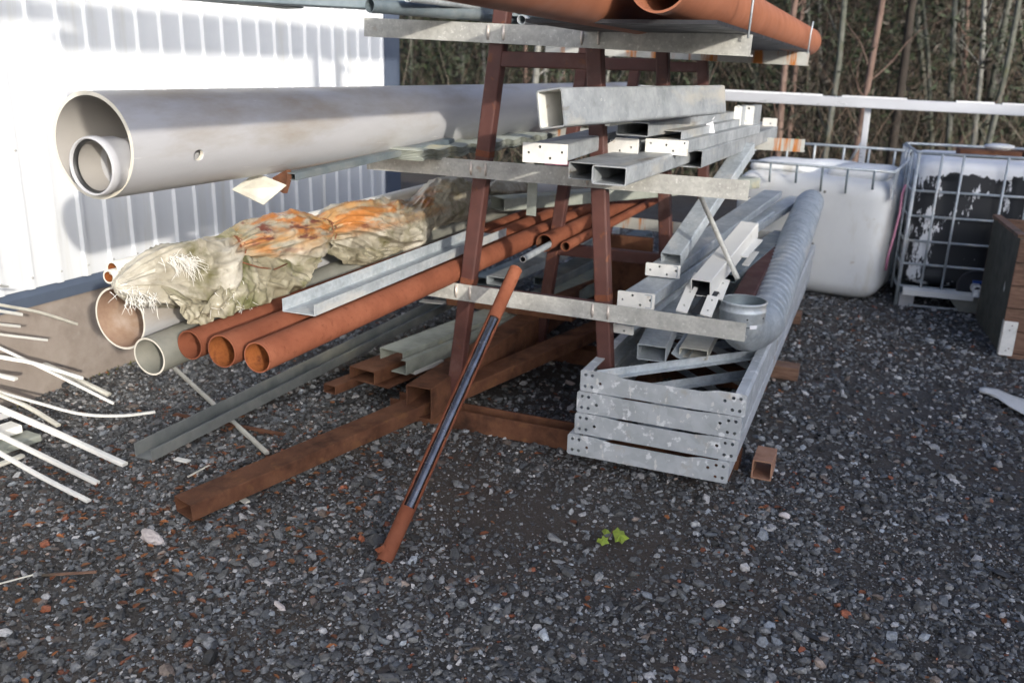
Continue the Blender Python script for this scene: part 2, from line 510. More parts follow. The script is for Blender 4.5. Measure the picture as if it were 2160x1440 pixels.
def plate(name, outline, holes, p0, s, u, t, m, parent=None):
    """flat plate with real holes; outline/holes in (s,u) metres; hole = (x, y, r)"""
    cu = bpy.data.curves.new('tmp', 'CURVE')
    cu.dimensions = '2D'
    cu.fill_mode = 'BOTH'
    cu.extrude = t / 2
    def spl(pts):
        sp = cu.splines.new('POLY')
        sp.points.add(len(pts) - 1)
        for q, (x, y) in zip(sp.points, pts): q.co = (x, y, 0, 1)
        sp.use_cyclic_u = True
    spl(outline)
    for hx, hy, hr in holes:
        spl([(hx + hr * math.cos(a * math.pi / 7), hy + hr * math.sin(a * math.pi / 7)) for a in range(14)])
    o = bpy.data.objects.new('tmp', cu)
    COL.objects.link(o)
    dg = bpy.context.evaluated_depsgraph_get()
    me = bpy.data.meshes.new_from_object(o.evaluated_get(dg))
    V = [tuple(v.co) for v in me.vertices]
    Fc = [tuple(p.vertices) for p in me.polygons]
    bpy.data.objects.remove(o)
    bpy.data.curves.remove(cu)
    bpy.data.meshes.remove(me)
    s, u = Vector(s).normalized(), Vector(u).normalized()
    n = s.cross(u)
    W = [Vector(p0) + s * x + u * y + n * z for x, y, z in V]
    return mesh(name, W, Fc, m, parent)


# ================================================================= GROUND
def axis(lo, hi, a, b, fine, coarse):
    v = [a]
    while v[-1] < b: v.append(v[-1] + fine)
    st = fine
    while v[-1] < hi:
        st *= 1.35
        v.append(min(hi, v[-1] + st))
    st = fine
    while v[0] > lo:
        st *= 1.35
        v.insert(0, max(lo, v[0] - st))
    return v


def gz(x, y):
    if -7 < x < 7 and -1 < y < 11:
        return 0.010 * mnoise.noise(Vector((x * 1.1, y * 1.1, 3.0))) + 0.006 * mnoise.noise(Vector((x * 4, y * 4, 9.0))) - 0.004
    return -0.004


xs, ys = axis(-150, 150, -4.4, 3.0, 0.09, 1), axis(-150, 150, 0.6, 9.0, 0.09, 1)
V = [(x, y, gz(x, y)) for y in ys for x in xs]
nx = len(xs)
Fc = [(j * nx + i, j * nx + i + 1, (j + 1) * nx + i + 1, (j + 1) * nx + i) for j in range(len(ys) - 1) for i in range(nx - 1)]
ground = mesh('ground', V, Fc, ground_material(), smooth=True, kind='structure')


def hz(x, y):
    t = max(0.0, y - 13.0 + 0.10 * x)
    h = 0.16 * t + 0.028 * t * t if t < 14 else 0.16 * 14 + 0.028 * 196 + (t - 14) * 0.5
    h = min(h, 26)
    return h + min(1.0, t / 3) * (0.5 * mnoise.noise(Vector((x * .35, y * .35, 1))) + 0.15 * mnoise.noise(Vector((x * 1.6, y * 1.6, 4)))) - 0.05


hx = [-60 + i * 1.0 for i in range(121)]
hy = [12.4 + i * 0.8 for i in range(65)]
V = [(x, y, hz(x, y)) for y in hy for x in hx]
Fc = [(j * 121 + i, j * 121 + i + 1, (j + 1) * 121 + i + 1, (j + 1) * 121 + i) for j in range(64) for i in range(120)]
mesh('hillside', V, Fc, hill_material(), smooth=True, kind='structure')

# ---- gravel stones -------------------------------------------------
phi = (1 + 5 ** .5) / 2
ICO = np.array([(-1, phi, 0), (1, phi, 0), (-1, -phi, 0), (1, -phi, 0), (0, -1, phi), (0, 1, phi), (0, -1, -phi), (0, 1, -phi),
                (phi, 0, -1), (phi, 0, 1), (-phi, 0, -1), (-phi, 0, 1)]) / math.sqrt(1 + phi * phi)
ICF = np.array([(0, 11, 5), (0, 5, 1), (0, 1, 7), (0, 7, 10), (0, 10, 11), (1, 5, 9), (5, 11, 4), (11, 10, 2), (10, 7, 6), (7, 1, 8),
                (3, 9, 4), (3, 4, 2), (3, 2, 6), (3, 6, 8), (3, 8, 9), (4, 9, 5), (2, 4, 11), (6, 2, 10), (8, 6, 7), (9, 8, 1)])


def np_mesh(name, V, F3, cols, m, kind='stuff'):
    me = bpy.data.meshes.new(name)
    nv, nf = len(V), len(F3)
    k = F3.shape[1]
    me.vertices.add(nv)
    me.vertices.foreach_set('co', V.astype(np.float32).ravel())
    me.loops.add(nf * k)
    me.loops.foreach_set('vertex_index', F3.astype(np.int32).ravel())
    me.polygons.add(nf)
    me.polygons.foreach_set('loop_start', np.arange(0, nf * k, k, dtype=np.int32))
    me.polygons.foreach_set('use_smooth', np.zeros(nf, dtype=bool))
    me.update(calc_edges=True)
    a = me.color_attributes.new('tint', 'FLOAT_COLOR', 'POINT')
    c4 = np.ones((nv, 4), dtype=np.float32)
    c4[:, :3] = cols
    a.data.foreach_set('color', c4.ravel())
    me.materials.append(M[m])
    o = link(bpy.data.objects.new(name, me))
    o['kind'] = kind
    return o


def in_view(x, y, mx=260, my=160):
    c = (np.stack([x, y, np.zeros_like(x)], 1) - EYE) @ CM.T
    px = 1080 + F * c[:, 0] / c[:, 2]
    py = 720 + F * c[:, 1] / c[:, 2]
    return (c[:, 2] > 0.3) & (px > -mx) & (px < 2160 + mx) & (py > 200) & (py < 1440 + my)


def vnoise(x, y, s, seed=0.0):
    return np.array([mnoise.noise(Vector((a * s, b * s, seed))) for a, b in zip(x, y)])


def gravel(name, n, ylo, yhi, rmean, rsig, flat, seed):
    r_ = np.random.default_rng(seed)
    x = r_.uniform(-3.72, 2.6, n)
    y = r_.uniform(ylo, yhi, n)
    k = in_view(x, y)
    x, y = x[k], y[k]
    # fines show bare where the yard is packed down, stones gather elsewhere
    d = vnoise(x, y, 0.9, 2.0) + 0.5 * vnoise(x, y, 3.1, 5.0)
    packed = np.exp(-(((x + 0.95) / 0.95) ** 2 + ((y - 3.05) / 0.50) ** 2)) * 0.62
    keep = r_.uniform(-0.75, 0.6, len(x)) < d + 0.50 - packed
    x, y = x[keep], y[keep]
    n = len(x)
    rad = np.clip(rmean * np.exp(r_.normal(0, rsig, n)), 0.0022, 0.024)
    ax = np.stack([rad * r_.uniform(.8, 1.35, n), rad * r_.uniform(.6, 1.0, n), rad * r_.uniform(flat * .6, flat * 1.4, n)], 1)
    V = ICO[None] * (1 + r_.normal(0, .24, (n, 12, 1)))
    V = V * ax[:, None, :]
    a, b, c = r_.uniform(0, 6.283, n), r_.normal(0, .35, n), r_.normal(0, .35, n)
    ca, sa, cb, sb, cc, sc = np.cos(a), np.sin(a), np.cos(b), np.sin(b), np.cos(c), np.sin(c)
    X, Y, Z = V[..., 0], V[..., 1], V[..., 2]
    Y, Z = Y * cb[:, None] - Z * sb[:, None], Y * sb[:, None] + Z * cb[:, None]
    X, Z = X * cc[:, None] + Z * sc[:, None], -X * sc[:, None] + Z * cc[:, None]
    X, Y = X * ca[:, None] - Y * sa[:, None], X * sa[:, None] + Y * ca[:, None]
    z0 = np.array([gz(p, q) for p, q in zip(x, y)]) + ax[:, 2] * r_.uniform(.15, .75, n)
    V = np.stack([X + x[:, None], Y + y[:, None], Z + z0[:, None]], 2).reshape(-1, 3)
    Fx = (ICF[None] + (np.arange(n) * 12)[:, None, None]).reshape(-1, 3)
    # stone colours: slate greys, some pale, some bluish, a few rust-brown chips
    u = r_.uniform(0, 1, n)
    g = np.clip(0.092 * np.exp(r_.normal(0, .58, n)), .022, .36)
    col = np.stack([g * .99, g * 1.01, g * 1.01], 1)
    blue = u < .16
    col[blue] = np.stack([g[blue] * .95, g[blue] * 1.03, g[blue] * 1.10], 1) * 1.25
    pale = (u > .91) & (u < .968)
    q = r_.uniform(.26, .50, pale.sum())
    col[pale] = np.stack([q, q * .98, q * .96], 1)
    warm = (u > .84) & (u < .90)
    col[warm] = np.stack([g[warm] * 1.35, g[warm] * 1.08, g[warm] * .9], 1)
    ru = u > .991
    q = r_.uniform(.13, .30, ru.sum())
    col[ru] = np.stack([q, q * .33, q * .16], 1)
    return np_mesh(name, V, Fx, np.repeat(col, 12, 0), 'gravel')


gravel('gravel', 98000, 1.0, 3.9, 0.0068, .48, .5, 1)
gravel('gravel', 52000, 3.9, 9.2, 0.0098, .40, .55, 2)
gravel('grit', 70000, 1.0, 3.4, 0.0034, .3, .7, 3)

# dead leaves and needles lying about
def litter():
    r_ = np.random.default_rng(5)
    Vs, Fs, Cs = [], [], []
    b = 0
    for k in range(1250):
        if k < 700:                      # leaves gather along the left foreground and by the wall
            x, y = r_.normal(-2.35, .5), r_.normal(2.35, .55)
        else:
            x, y = r_.uniform(-3.6, 2.3), r_.uniform(1.1, 8.5)
        if x < -3.62 or not in_view(np.array([x]), np.array([y]))[0]: continue
        a = r_.uniform(0, 6.28)
        L_ = r_.uniform(.006, .021)
        W_ = L_ * r_.uniform(.35, .8)
        cx, sx = math.cos(a), math.sin(a)
        z = gz(x, y) + .009 + r_.uniform(0, .006)
        for (p, q, h) in ((-1, 0, 0), (-.35, .8, .3), (.45, .75, .2), (1, 0, .1), (.4, -.7, .35), (-.4, -.8, .15), (0, 0, -.15)):
            Vs.append((x + (p * L_) * cx - (q * W_) * sx, y + (p * L_) * sx + (q * W_) * cx, z + h * L_ * r_.uniform(.2, 1.2)))
        for i in range(6): Fs.append((b + i, b + (i + 1) % 6, b + 6))
        h = r_.uniform(0, 1)
        c = (.16, .055, .022) if h < .5 else ((.24, .10, .04) if h < .8 else (.30, .11, .035))
        q = r_.uniform(.5, 1.15)
        Cs += [(c[0] * q, c[1] * q, c[2] * q)] * 7
        b += 7
    np_mesh('fallen_leaves', np.array(Vs), np.array(Fs), np.array(Cs), 'leaf_litter')


litter()

# moss and weeds against the plinth
tl = []
for k in range(420):
    y = random.uniform(2.6, 6.4)
    x = -3.70 + abs(random.gauss(0, .025))
    if mnoise.noise(Vector((y * 2.2, 0, 0))) < -.1: continue
    h = random.uniform(.006, .022)
    a = random.uniform(0, 6.28)
    v = [Vector((x + .006 * math.cos(a), y + .006 * math.sin(a), 0)), Vector((x - .006 * math.cos(a), y - .006 * math.sin(a), 0)),
         Vector((x + random.uniform(-.01, .02), y + random.uniform(-.015, .015), h))]
    tl.append((v, [(0, 1, 2)]))
M['moss'] = mat('plinth_moss', [(0.06, 0.08, 0.02), (0.11, 0.11, 0.03), (0.10, 0.05, 0.02)], scale=12, rough=(0.9, 1), bump=0)
many('moss', tl, 'moss', smooth=False)

# ================================================================= BUILDING
WX = -3.70
bld = thing('building', (WX - 3, 1.0, 0), 'white ribbed metal shed wall with slate blue flashing on a beige concrete plinth', 'building')
Y0, Y1, ZB, ZT = -8.0, 6.33, 0.545, 4.2
PIT = 0.1667
def cladding(y0, nrib, x, sgn=1):
    V, Fc = [], []
    prof = []
    for k in range(nrib):
        y = y0 + k * PIT
        prof += [(y, 0), (y + .118, 0), (y + .128, .016), (y + .150, .016), (y + .160, 0)]
    prof.append((y0 + nrib * PIT, 0))
    for (y, d) in prof:
        V.append((x + d, y, ZB)); V.append((x + d, y, ZT))
    for i in range(len(prof) - 1):
        Fc.append((2 * i, 2 * i + 2, 2 * i + 3, 2 * i + 1))
    return mesh('cladding_panel', V, Fc, 'wallwhite', bld)
nr_tot = int((Y1 - Y0) / PIT)
screws = []
k = 0
while k < nr_tot:
    n = min(6, nr_tot - k)
    cladding(Y1 - (k + n) * PIT, n, WX + 0.0003 * (k // 6 % 2))
    k += n
for k in range(nr_tot):
    yy = Y1 - (k + 1) * PIT + .139
    for zz in ((.60, 1.20, 2.6) if k % 1 == 0 else ()):
        if zz == 1.20 and k % 2: continue
        v = []
        for i in range(6):
            a = i * math.pi / 3
            v.append(Vector((WX + .0165, yy + .006 * math.cos(a), zz + .006 * math.sin(a))))
        for i in range(6):
            a = i * math.pi / 3
            v.append(Vector((WX + .0215, yy + .0045 * math.cos(a), zz + .0045 * math.sin(a))))
        f = [(i, (i + 1) % 6, 6 + (i + 1) % 6, 6 + i) for i in range(6)] + [tuple(range(6, 12))]
        screws.append((v, f))
many('cladding_screws', screws, 'screw', bld)
extrude('base_flashing', [(0, 0), (.034, 0), (.034, .006), (.034, .052), (.012, .083), (0, .083)], None, (WX - .02, Y0, .462), (0, 1, 0), Y1 + .22 - Y0, 'navy', bld)
abox('plinth', (WX - 5.5, Y0, -.2), (WX - .004, Y1 + .20, .461), 'concrete', bld)
# corner trim, slate blue: wide leg on this wall and return on the gable
abox('corner_trim', (WX - .20, Y1 + .004, .545), (WX + .022, Y1 + .222, ZT), 'navy', bld)
abox('gable_wall', (WX - 5.5, Y1 - .1, .462), (WX - .201, Y1 + .20, ZT), 'wallwhite', bld)
abox('inner_wall', (WX - 5.5, Y0, .462), (WX - .03, Y1 - .101, ZT), 'wallwhite', bld)
mesh('roof', [(WX + .35, Y0 - .3, ZT - .05), (WX + .35, Y1 + .5, ZT - .05), (WX - 2.8, Y1 + .5, ZT + .9), (WX - 2.8, Y0 - .3, ZT + .9),
              (WX - 5.8, Y1 + .5, ZT - .05), (WX - 5.8, Y0 - .3, ZT - .05)], [(0, 1, 2, 3), (3, 2, 4, 5)], 'roof', bld)

# unseen building added beyond the frame on the sunny side to shade the yard
shed = thing('yard_shade_building', (12, -3.5, 0), 'long low unseen building added across the yard to shade it, outside the picture', 'building')
abox('wall', (8.0, -9.6, 0), (16, 2.6, 3.80), 'wallwhite', shed)
mesh('roof', [(7.7, -9.8, 3.82), (7.7, 2.8, 3.82), (12, 2.8, 4.5), (12, -9.8, 4.5), (16.3, 2.8, 3.82), (16.3, -9.8, 3.82)],
     [(0, 3, 2, 1), (3, 5, 4, 2)], 'roof', shed)

# ================================================================= RACK
rack = thing('storage_rack', (-1.3, 4.6, 0), 'rust red A-frame steel storage rack with zinc angle arms, loaded on three levels', 'rack')
YS = (3.52, 4.68, 5.76)
LT, LB = Vector((-1.46, 0, 2.15)), Vector((-1.705, 0, 0.10))         # left leg axis (x, z)
RT, RB = Vector((-1.140, 0, 2.15)), Vector((-0.945, 0, 0.10))
for fi, y in enumerate(YS):
    for top, bot in ((LT, LB), (RT, RB)):
        p0 = Vector((bot.x, y, bot.z)); p1 = Vector((top.x, y, top.z))
        d = (p1 - p0)
        # square-section legs
        dd, s, u = basis(d, (0, 1, 0))
        rhs('leg', p0 - s * .0325 - u * .03, d, d.length, .065, .06, 'primer', rack, up=(0, 1, 0), r=.008)
    for zz, hh in ((1.628, .062), (.622, .066)):
        f = (zz - .1) / 2.05
        xl = LB.x + (LT.x - LB.x) * f + .028
        xr = RB.x + (RT.x - RB.x) * f - .028
        rhs('crossbar', (xl, y + .025, zz), (1, 0, 0), xr - xl, .05, hh, 'primer', rack, r=.006)
# angle arms: left end / right end heights read off the photograph
ARM = {0: ((1.738, 1.690), (1.175, 1.169), (.632, .613)),
       1: ((1.730, 1.690), (1.175, 1.172), (.632, .613)),
       2: ((1.725, 1.684), (1.182, 1.187), (.632, .613))}
XE = {0: (-.491, -.445, -.400), 1: (-.98, -.98, -.90), 2: (-.470, -.432, -.400)}
for fi, y in enumerate(YS):
    yf = y - .05
    if fi == 1: continue            # the middle A-frame carries no arms
    for li in range(3):
        zl, zr = ARM[fi][li]
        xl, xr = -2.12, XE[fi][li]
        if fi == 1: xr = (-.98, -.93, -.86)[li]
        d = Vector((xr - xl, 0, zr - zl))
        mm = 'galv_rust' if fi == 2 else 'galv_old'
        # profile seen from the end: vertical face to the front, flange at the bottom going back
        extrude('arm', [(0, 0), (.0065, 0), (.0065, .0745), (0, .0745)], None, (xl, yf - .0065, zl), d, d.length, mm, rack, up=(0, 0, 1)) if False else \
            extrude('arm', [(-.075, 0), (0, 0), (0, .075), (-.0065, .075), (-.0065, .0065), (-.075, .0065)], None,
                    (xl, yf, zl), d, d.length, mm, rack)
        if fi == 0:
            f = (zl + .04 - .1) / 2.05
            for ax_, bx_ in ((LB.x, LT.x), (RB.x, RT.x)):
                xc = ax_ + (bx_ - ax_) * f
                for sx in (-.034, .034):
                    za = zl + (zr - zl) * (xc - xl) / (xr - xl)
                    V, Fc = sweep_data([(xc + sx, yf - .001, za + .012), (xc + sx + .001, yf - .004, za + .035), (xc + sx, yf - .002, za + .068)],
                                       [.004, .007, .005], 8)
                    mesh('weld_bead', V, Fc, 'weld', rack, smooth=True)
                # rusty heat mark collar above the arm
                rhs('weld_collar', (xc - .043, y - .040, za + .078), (0, 0, 1), .022, .086, .080, 'weldrust', rack, up=(0, -1, 0), t=.003) if False else None
# heat-rusted collars where arms meet the legs
def collar(px, py, sgn, y):
    pass
for (bx, tx) in ((LB.x, LT.x), (RB.x, RT.x)):
    for zz in (1.262, .700):
        f = (zz - .1) / 2.05
        xc = bx + (tx - bx) * f
        lean = (tx - bx) / 2.05
        d = Vector((lean, 0, 1))
        dd, s, u = basis(d, (0, 1, 0))
        p = Vector((xc, YS[0], zz))
        rhs('weld_scale', p - s * .0340 - u * .0315, d, .026, .068, .063, 'weldrust', rack, up=(0, 1, 0), t=.0012, r=.009)
# retaining rods on the arm ends
for px_, y, zt in ((1575, 3.44, 2.02), (1705, 5.71, 1.93)):
    li = 0
    p = Vector((-.50 if y < 4 else -.478, y, 1.752))
    sweep('retaining_rod', [p, p + Vector((.004, 0, .12)), Vector((p.x + .01, y, zt))], .0045, 'galv', rack, seg=8)
for fi in (0, 2):
    p = Vector((-.405, YS[fi] - .1, .66))
# cross channels at the foot of each A-frame, open side up
for y in YS:
    extrude('foot_channel', cpts(.10, .095, .095, .008), None, (-2.02, y + .055, 0.0), (1, 0, 0), 1.62, 'rust_brown', rack)
# long base beams front to back
rhs('base_beam', (-1.835, 3.30, .098), (0, 1, 0), 3.0, .13, .155, 'rust_brown', rack, t=.006, r=.006)
rhs('base_beam', (-.985, 3.62, .098), (0, 1, 0), 2.55, .10, .06, 'rust_brown', rack, t=.006, r=.006)
# rusty gusset box standing at the back of the rack
abox('gusset_plate', (-1.42, 5.02, .12), (-1.16, 5.06, .70), 'rust_brown', rack)

# ================================================================= LONG GOODS
YD = Vector((0, 1, 0))
def rpipe(x, y, zc, r, L_, label, mo='rust', mi='rust_brown', me='rust', t=.004, d=YD, name='steel_pipe', grp=None, seg=40):
    o = pipe(name, (x, y, zc), d, L_, r, r - t, mo, mi, me, seg=seg)
    return tag(o, label, 'pipe', grp)

# --- bottom shelf: three long rusty pipes
rpipe(-1.99, 2.145, .739, .049, 4.2, 'rusty steel pipe, leftmost of the three long ones, beside the small grey plastic pipe', mi='rust')
rpipe(-1.845, 2.126, .745, .054, 4.3, 'rusty steel pipe in the middle of three, under the zinc channel', mi='rust_orange')
rpipe(-1.717, 2.137, .740, .050, 4.4, 'rusty steel pipe, rightmost of the three long ones', mi='rust_orange')
rpipe(-1.596, 4.39, .738, .047, 2.4, 'shorter rusty pipe set back at the leg, a thin zinc tube poking out of it')
rpipe(-1.500, 4.46, .717, .027, 2.2, 'thin rusty pipe ending just left of the right front leg')
o = rpipe(-1.563, 4.0, .725, .0165, 1.2, 'thin zinc tube sticking out of the shorter rusty pipe', 'galv', 'black', 'plate', t=.003, d=Vector((-.02, 1, .012)))
# zinc channel lying across the rusty pipes
p0, p1 = Vector((-1.848, 2.44, .800)), Vector((-1.862, 4.16, .802))
tag(extrude('steel_channel', cpts(.132, .046, .040, .003), None, p0 + Vector((.008, 0, 0)), p1 - p0, (p1 - p0).length, 'galv'),
    'short bright zinc channel lying open side up on the rusty pipes', 'channel')
# plastic pipes
o = pipe('plastic_pipe', (-2.262, 2.13, .797), YD, 4.3, .107, .100, 'pvc', 'pvc_brown', 'pvc_end', seg=64)
tag(o, 'wide pale plastic pipe with a stained inside, under the tarpaulin bundle', 'pipe')
o = pipe('plastic_pipe', tuple(at(315, 752, X=-2.10)), Vector((0.004, 1, .04)), 3.0, .064, .058, 'pvc_green', 'pvc_green', 'pvc_end', seg=48)
o.name = 'plastic_pipe'
tag(o, 'smaller greenish grey plastic pipe beside the leftmost rusty pipe', 'pipe')
# two small white pipes with orange insides
a = at(237, 566, X=-2.20); b = at(229, 584, X=-2.20)
for q, r_, lab in ((a, .0235, 'thin white pipe with bright orange inside, upper of the two'), (b, .0225, 'thin white pipe with orange inside, lower of the two')):
    tag(pipe('white_pipe', q, Vector((-.03, 1, .0)), 2.6, r_, r_ * .74, 'white_pl', 'rust_orange', 'cream_pl', seg=28), lab, 'pipe', 'thin white pipes beside the tarpaulin')
# zinc box section on the rusty pipes behind the leg
p0, p1 = at(1035, 440, Z=.845), at(1240, 422, Z=.845)
d = (p1 - p0).normalized()
o = rhs('steel_tube', p0, d, 2.3, .13, .075, 'galv_green', r=.008)
tag(o, 'dull green grey box tube lying on the rusty pipes behind the left leg', 'tube')
p = at(1133, 455, Y=3.40)
o = box('hanging_strip', at(1130, 456, Y=3.62), Vector((.02, 0, 1)), .165, .045, .003, 'galv_green', up=(0, 1, 0))
tag(o, 'short upright zinc strip standing on the rusty pipes between the two front legs', 'strip')

# --- middle shelf: big grey pipe with a hole drilled in its flank
def big_pipe():
    t = thing('plastic_pipe', (-2.005, 4.8, 1.245), 'very big grey plastic pipe on the middle shelf with a round hole in its side', 'pipe')
    seg, r, ri, L_ = 96, .146, .135, 5.6
    c = Vector((-2.005, 1.857, 1.391))
    hp = at(417, 327, X=-1.868)            # centre of the drilled hole
    hy = hp.y
    ang0 = math.atan2(hp.z - c.z, hp.x - c.x)
    hr = .0165
    ysl = [0, hy - c.y - .05, hy - c.y + .05, L_]
    V, Fc, fm, sm = [], [], [], []
    hseg = (-3, 3)
    def P(a, y, rad): return Vector((c.x + rad * math.cos(a), c.y + y, c.z + rad * math.sin(a)))
    idx = {}
    for si, rad in enumerate((r, ri)):
        for k, y in enumerate(ysl):
            for i in range(seg):
                idx[si, k, i] = len(V)
                V.append(P(ang0 + 2 * math.pi * i / seg, y, rad))
    for si in range(2):
        for k in range(3):
            for i in range(seg):
                if k == 1 and (i < 3 or i >= seg - 3): continue
                j = (i + 1) % seg
                q = (idx[si, k, i], idx[si, k, j], idx[si, k + 1, j], idx[si, k + 1, i])
                Fc.append(q if si == 0 else q[::-1]); fm.append(si); sm.append(True)
    # patch around the hole: square outline on the pipe blending into a circle, in several rings
    hw = 3 * 2 * math.pi / seg
    ring = {}
    m_, nr = 48, 5
    for si, rad in enumerate((r, ri)):
        ids = []
        for q in range(nr + 1):
            row = []
            for k in range(m_):
                e = 2 * math.pi * k / m_
                ce_, se_ = math.cos(e), math.sin(e)
                f_ = 1 / max(abs(ce_), abs(se_))
                sx, sy = hw * f_ * ce_, .05 * f_ * se_
                cx_, cy_ = hr * ce_ / rad, hr * se_ * 1.1
                u_ = q / nr
                row.append(len(V))
                V.append(P(ang0 + sx * (1 - u_) + cx_ * u_, hy - c.y + sy * (1 - u_) + cy_ * u_, rad))
            ids.append(row)
        for q in range(nr):
            for k in range(m_):
                j = (k + 1) % m_
                qd_ = (ids[q][k], ids[q][j], ids[q + 1][j], ids[q + 1][k])
                Fc.append(qd_ if si == 0 else qd_[::-1]); fm.append(si); sm.append(True)
        ring[si] = ids[-1]
    n = len(ring[0])
    for k in range(n):
        j = (k + 1) % n
        Fc.append((ring[0][k], ring[0][j], ring[1][j], ring[1][k])); fm.append(2); sm.append(False)
    b = len(V)
    for rad in (r, ri):
        for i in range(seg): V.append(P(2 * math.pi * i / seg, 0, rad))
    for i in range(seg):
        j = (i + 1) % seg
        Fc.append((b + i, b + seg + i, b + seg + j, b + j)); fm.append(2); sm.append(False)
    mesh('pipe_wall', V, Fc, None, t, mats=['pvc', 'pvc_in', 'pvc_end'], fm=fm, sm=sm)
    # water drops hanging under the near end
    for k in range(9):
        y = 1.90 + k * .016 + random.uniform(-.005, .005)
        lathe('water_drop', (c.x + .016, y, c.z - r - .0045), (0, 0, 1), [(.0005, 0), (.0022, .0012), (.0026, .003), (.0018, .006)], 'chrome', t, seg=8)
big_pipe()
# smaller socketed pipe inside it
def socket_pipe():
    t = thing('socketed_pipe', (-2.05, 4, 1.27), 'grey plastic pipe with a rubber-ringed socket, lying inside the very big pipe', 'pipe')
    q = at(575 / 3, 1055 / 3, Y=1.80)
    c = Vector((q.x, 1.80, q.z))
    R_ = .0785
    lathe('socket', c, YD, [(R_ - .006, .012), (R_ - .0055, 0), (R_ - .002, -.001), (R_, .004), (R_ + .002, .012), (R_ + .002, .026), (R_ - .003, .032), (R_ - .003, .085),
                            (R_ - .011, .11), (R_ - .011, 3.2)], 'pvc', t, seg=56)
    lathe('seal_ring', c, YD, [(R_ - .006, .008), (R_ - .0115, .012), (R_ - .012, .02), (R_ - .006, .026)], 'rubber', t, seg=48)
    lathe('bore', c, YD, [(R_ - .008, .022), (R_ - .008, .1), (R_ - .0125, .13), (R_ - .0125, 3.2)], 'pvc_in', t, seg=48)
    return t
socket_pipe()

# thin dark profile under the big pipe ending in a white bent plate and a rusty bracket
t = thing('bracket_profile', (-2.0, 3.2, 1.2), 'dark zinc profile under the big grey pipe, ending in a white tilted plate', 'profile')
p0, p1 = at(600, 372, Y=2.62), at(905, 305, Y=3.62)
rhs('profile', p0 + Vector((0, 0, -.012)), p1 - p0, 1.15, .05, .026, 'galv_dark', t, t=.003, r=.003)
qd = [at(490, 401, Y=2.50), at(556, 433, Y=2.52), at(604, 392, Y=2.60), at(540, 366, Y=2.60)]
n = (qd[1] - qd[0]).cross(qd[3] - qd[0]).normalized() * .004
V = qd + [q + n for q in qd]
mesh('white_plate', V, [(0, 1, 2, 3), (7, 6, 5, 4), (0, 4, 5, 1), (1, 5, 6, 2), (2, 6, 7, 3), (3, 7, 4, 0)], 'cream_pl', t)
pts = [at(574, 375, Y=2.61), at(604, 358, Y=2.62), at(606, 378, Y=2.61), at(597, 408, Y=2.60), at(584, 400, Y=2.60)]
n = Vector((.01, .012, 0))
V = pts + [q + n for q in pts]
k = len(pts)
mesh('rusty_bracket', V, [tuple(reversed(range(k))), tuple(range(k, 2 * k))] + [(i, (i + 1) % k, k + (i + 1) % k, k + i) for i in range(k)], 'rust_brown', t)

# corrugated sheets left on the middle shelf
t = thing('corrugated_sheets', (-1.75, 4, 1.25), 'small stack of green grey corrugated sheet offcuts under the big pipe behind the left leg', 'sheets')
p0 = at(893, 340, Y=3.30); p1 = at(1150, 300, Y=4.76)
d = (p1 - p0).normalized()
dd, s, u = basis(d)
for k in range(7):
    V, Fc = [], []
    nA, nB = 3, 120
    for j in range(nB):
        for i in range(nA):
            tt = 1.65 * j / (nB - 1)
            V.append(p0 + s * (-.40 + i * .20 + .004 * math.sin(k * 2.3)) + dd * (tt + .006 * math.sin(k * 5.1)) + Vector((0, 0, .002 + k * .0065 + .006 * math.sin(tt / .21 * 6.283))))
    for j in range(nB - 1):
        for i in range(nA - 1): Fc.append((j * nA + i, j * nA + i + 1, (j + 1) * nA + i + 1, (j + 1) * nA + i))
    o = mesh('sheet', V, Fc, 'galv_green', t, smooth=True)
    md = o.modifiers.new('thickness', 'SOLIDIFY'); md.thickness = .0025

# --- middle shelf, right side: pile of zinc tubes
def tube_end_plate(name, p0, d, L_, w, h, label, pw, ph, holes, off=(0, 0), mt='galv_mid', cut=None):
    t = thing(name, p0, label, 'tube')
    rhs('tube_body', p0, d, L_, w, h, mt, t, r=.007)
    dd, s, u = basis(d)
    out = [(0, 0), (pw, 0), (pw, ph), (0, ph)] if cut is None else cut
    plate('end_plate', out, holes, Vector(p0) - dd * .004 + s * off[0] + u * off[1], s, u, .007, 'plate', t)
    return t

# lowest two tubes with open ends
dL = (at(1622, 283, Z=1.245) - at(1316, 395, Z=1.245)).normalized()
pL = at(1247, 388, Z=1.246)
o = rhs('steel_tube', pL, dL, 3.55, .127, .066, 'galv_mid', r=.010, t=.005)
tag(o, 'wide open-ended zinc tube, lowest of the pile on the middle shelf, pointing at the viewer', 'tube')
pL2 = at(1198, 377, Z=1.246)
o = rhs('steel_tube', pL2, (dL + Vector((.012, 0, 0))).normalized(), 3.2, .118, .062, 'galv_mid', r=.006, t=.004)
o.location.x -= .06
tag(o, 'narrower open-ended zinc tube just left of the lowest wide one', 'tube')
o.location.x += .06
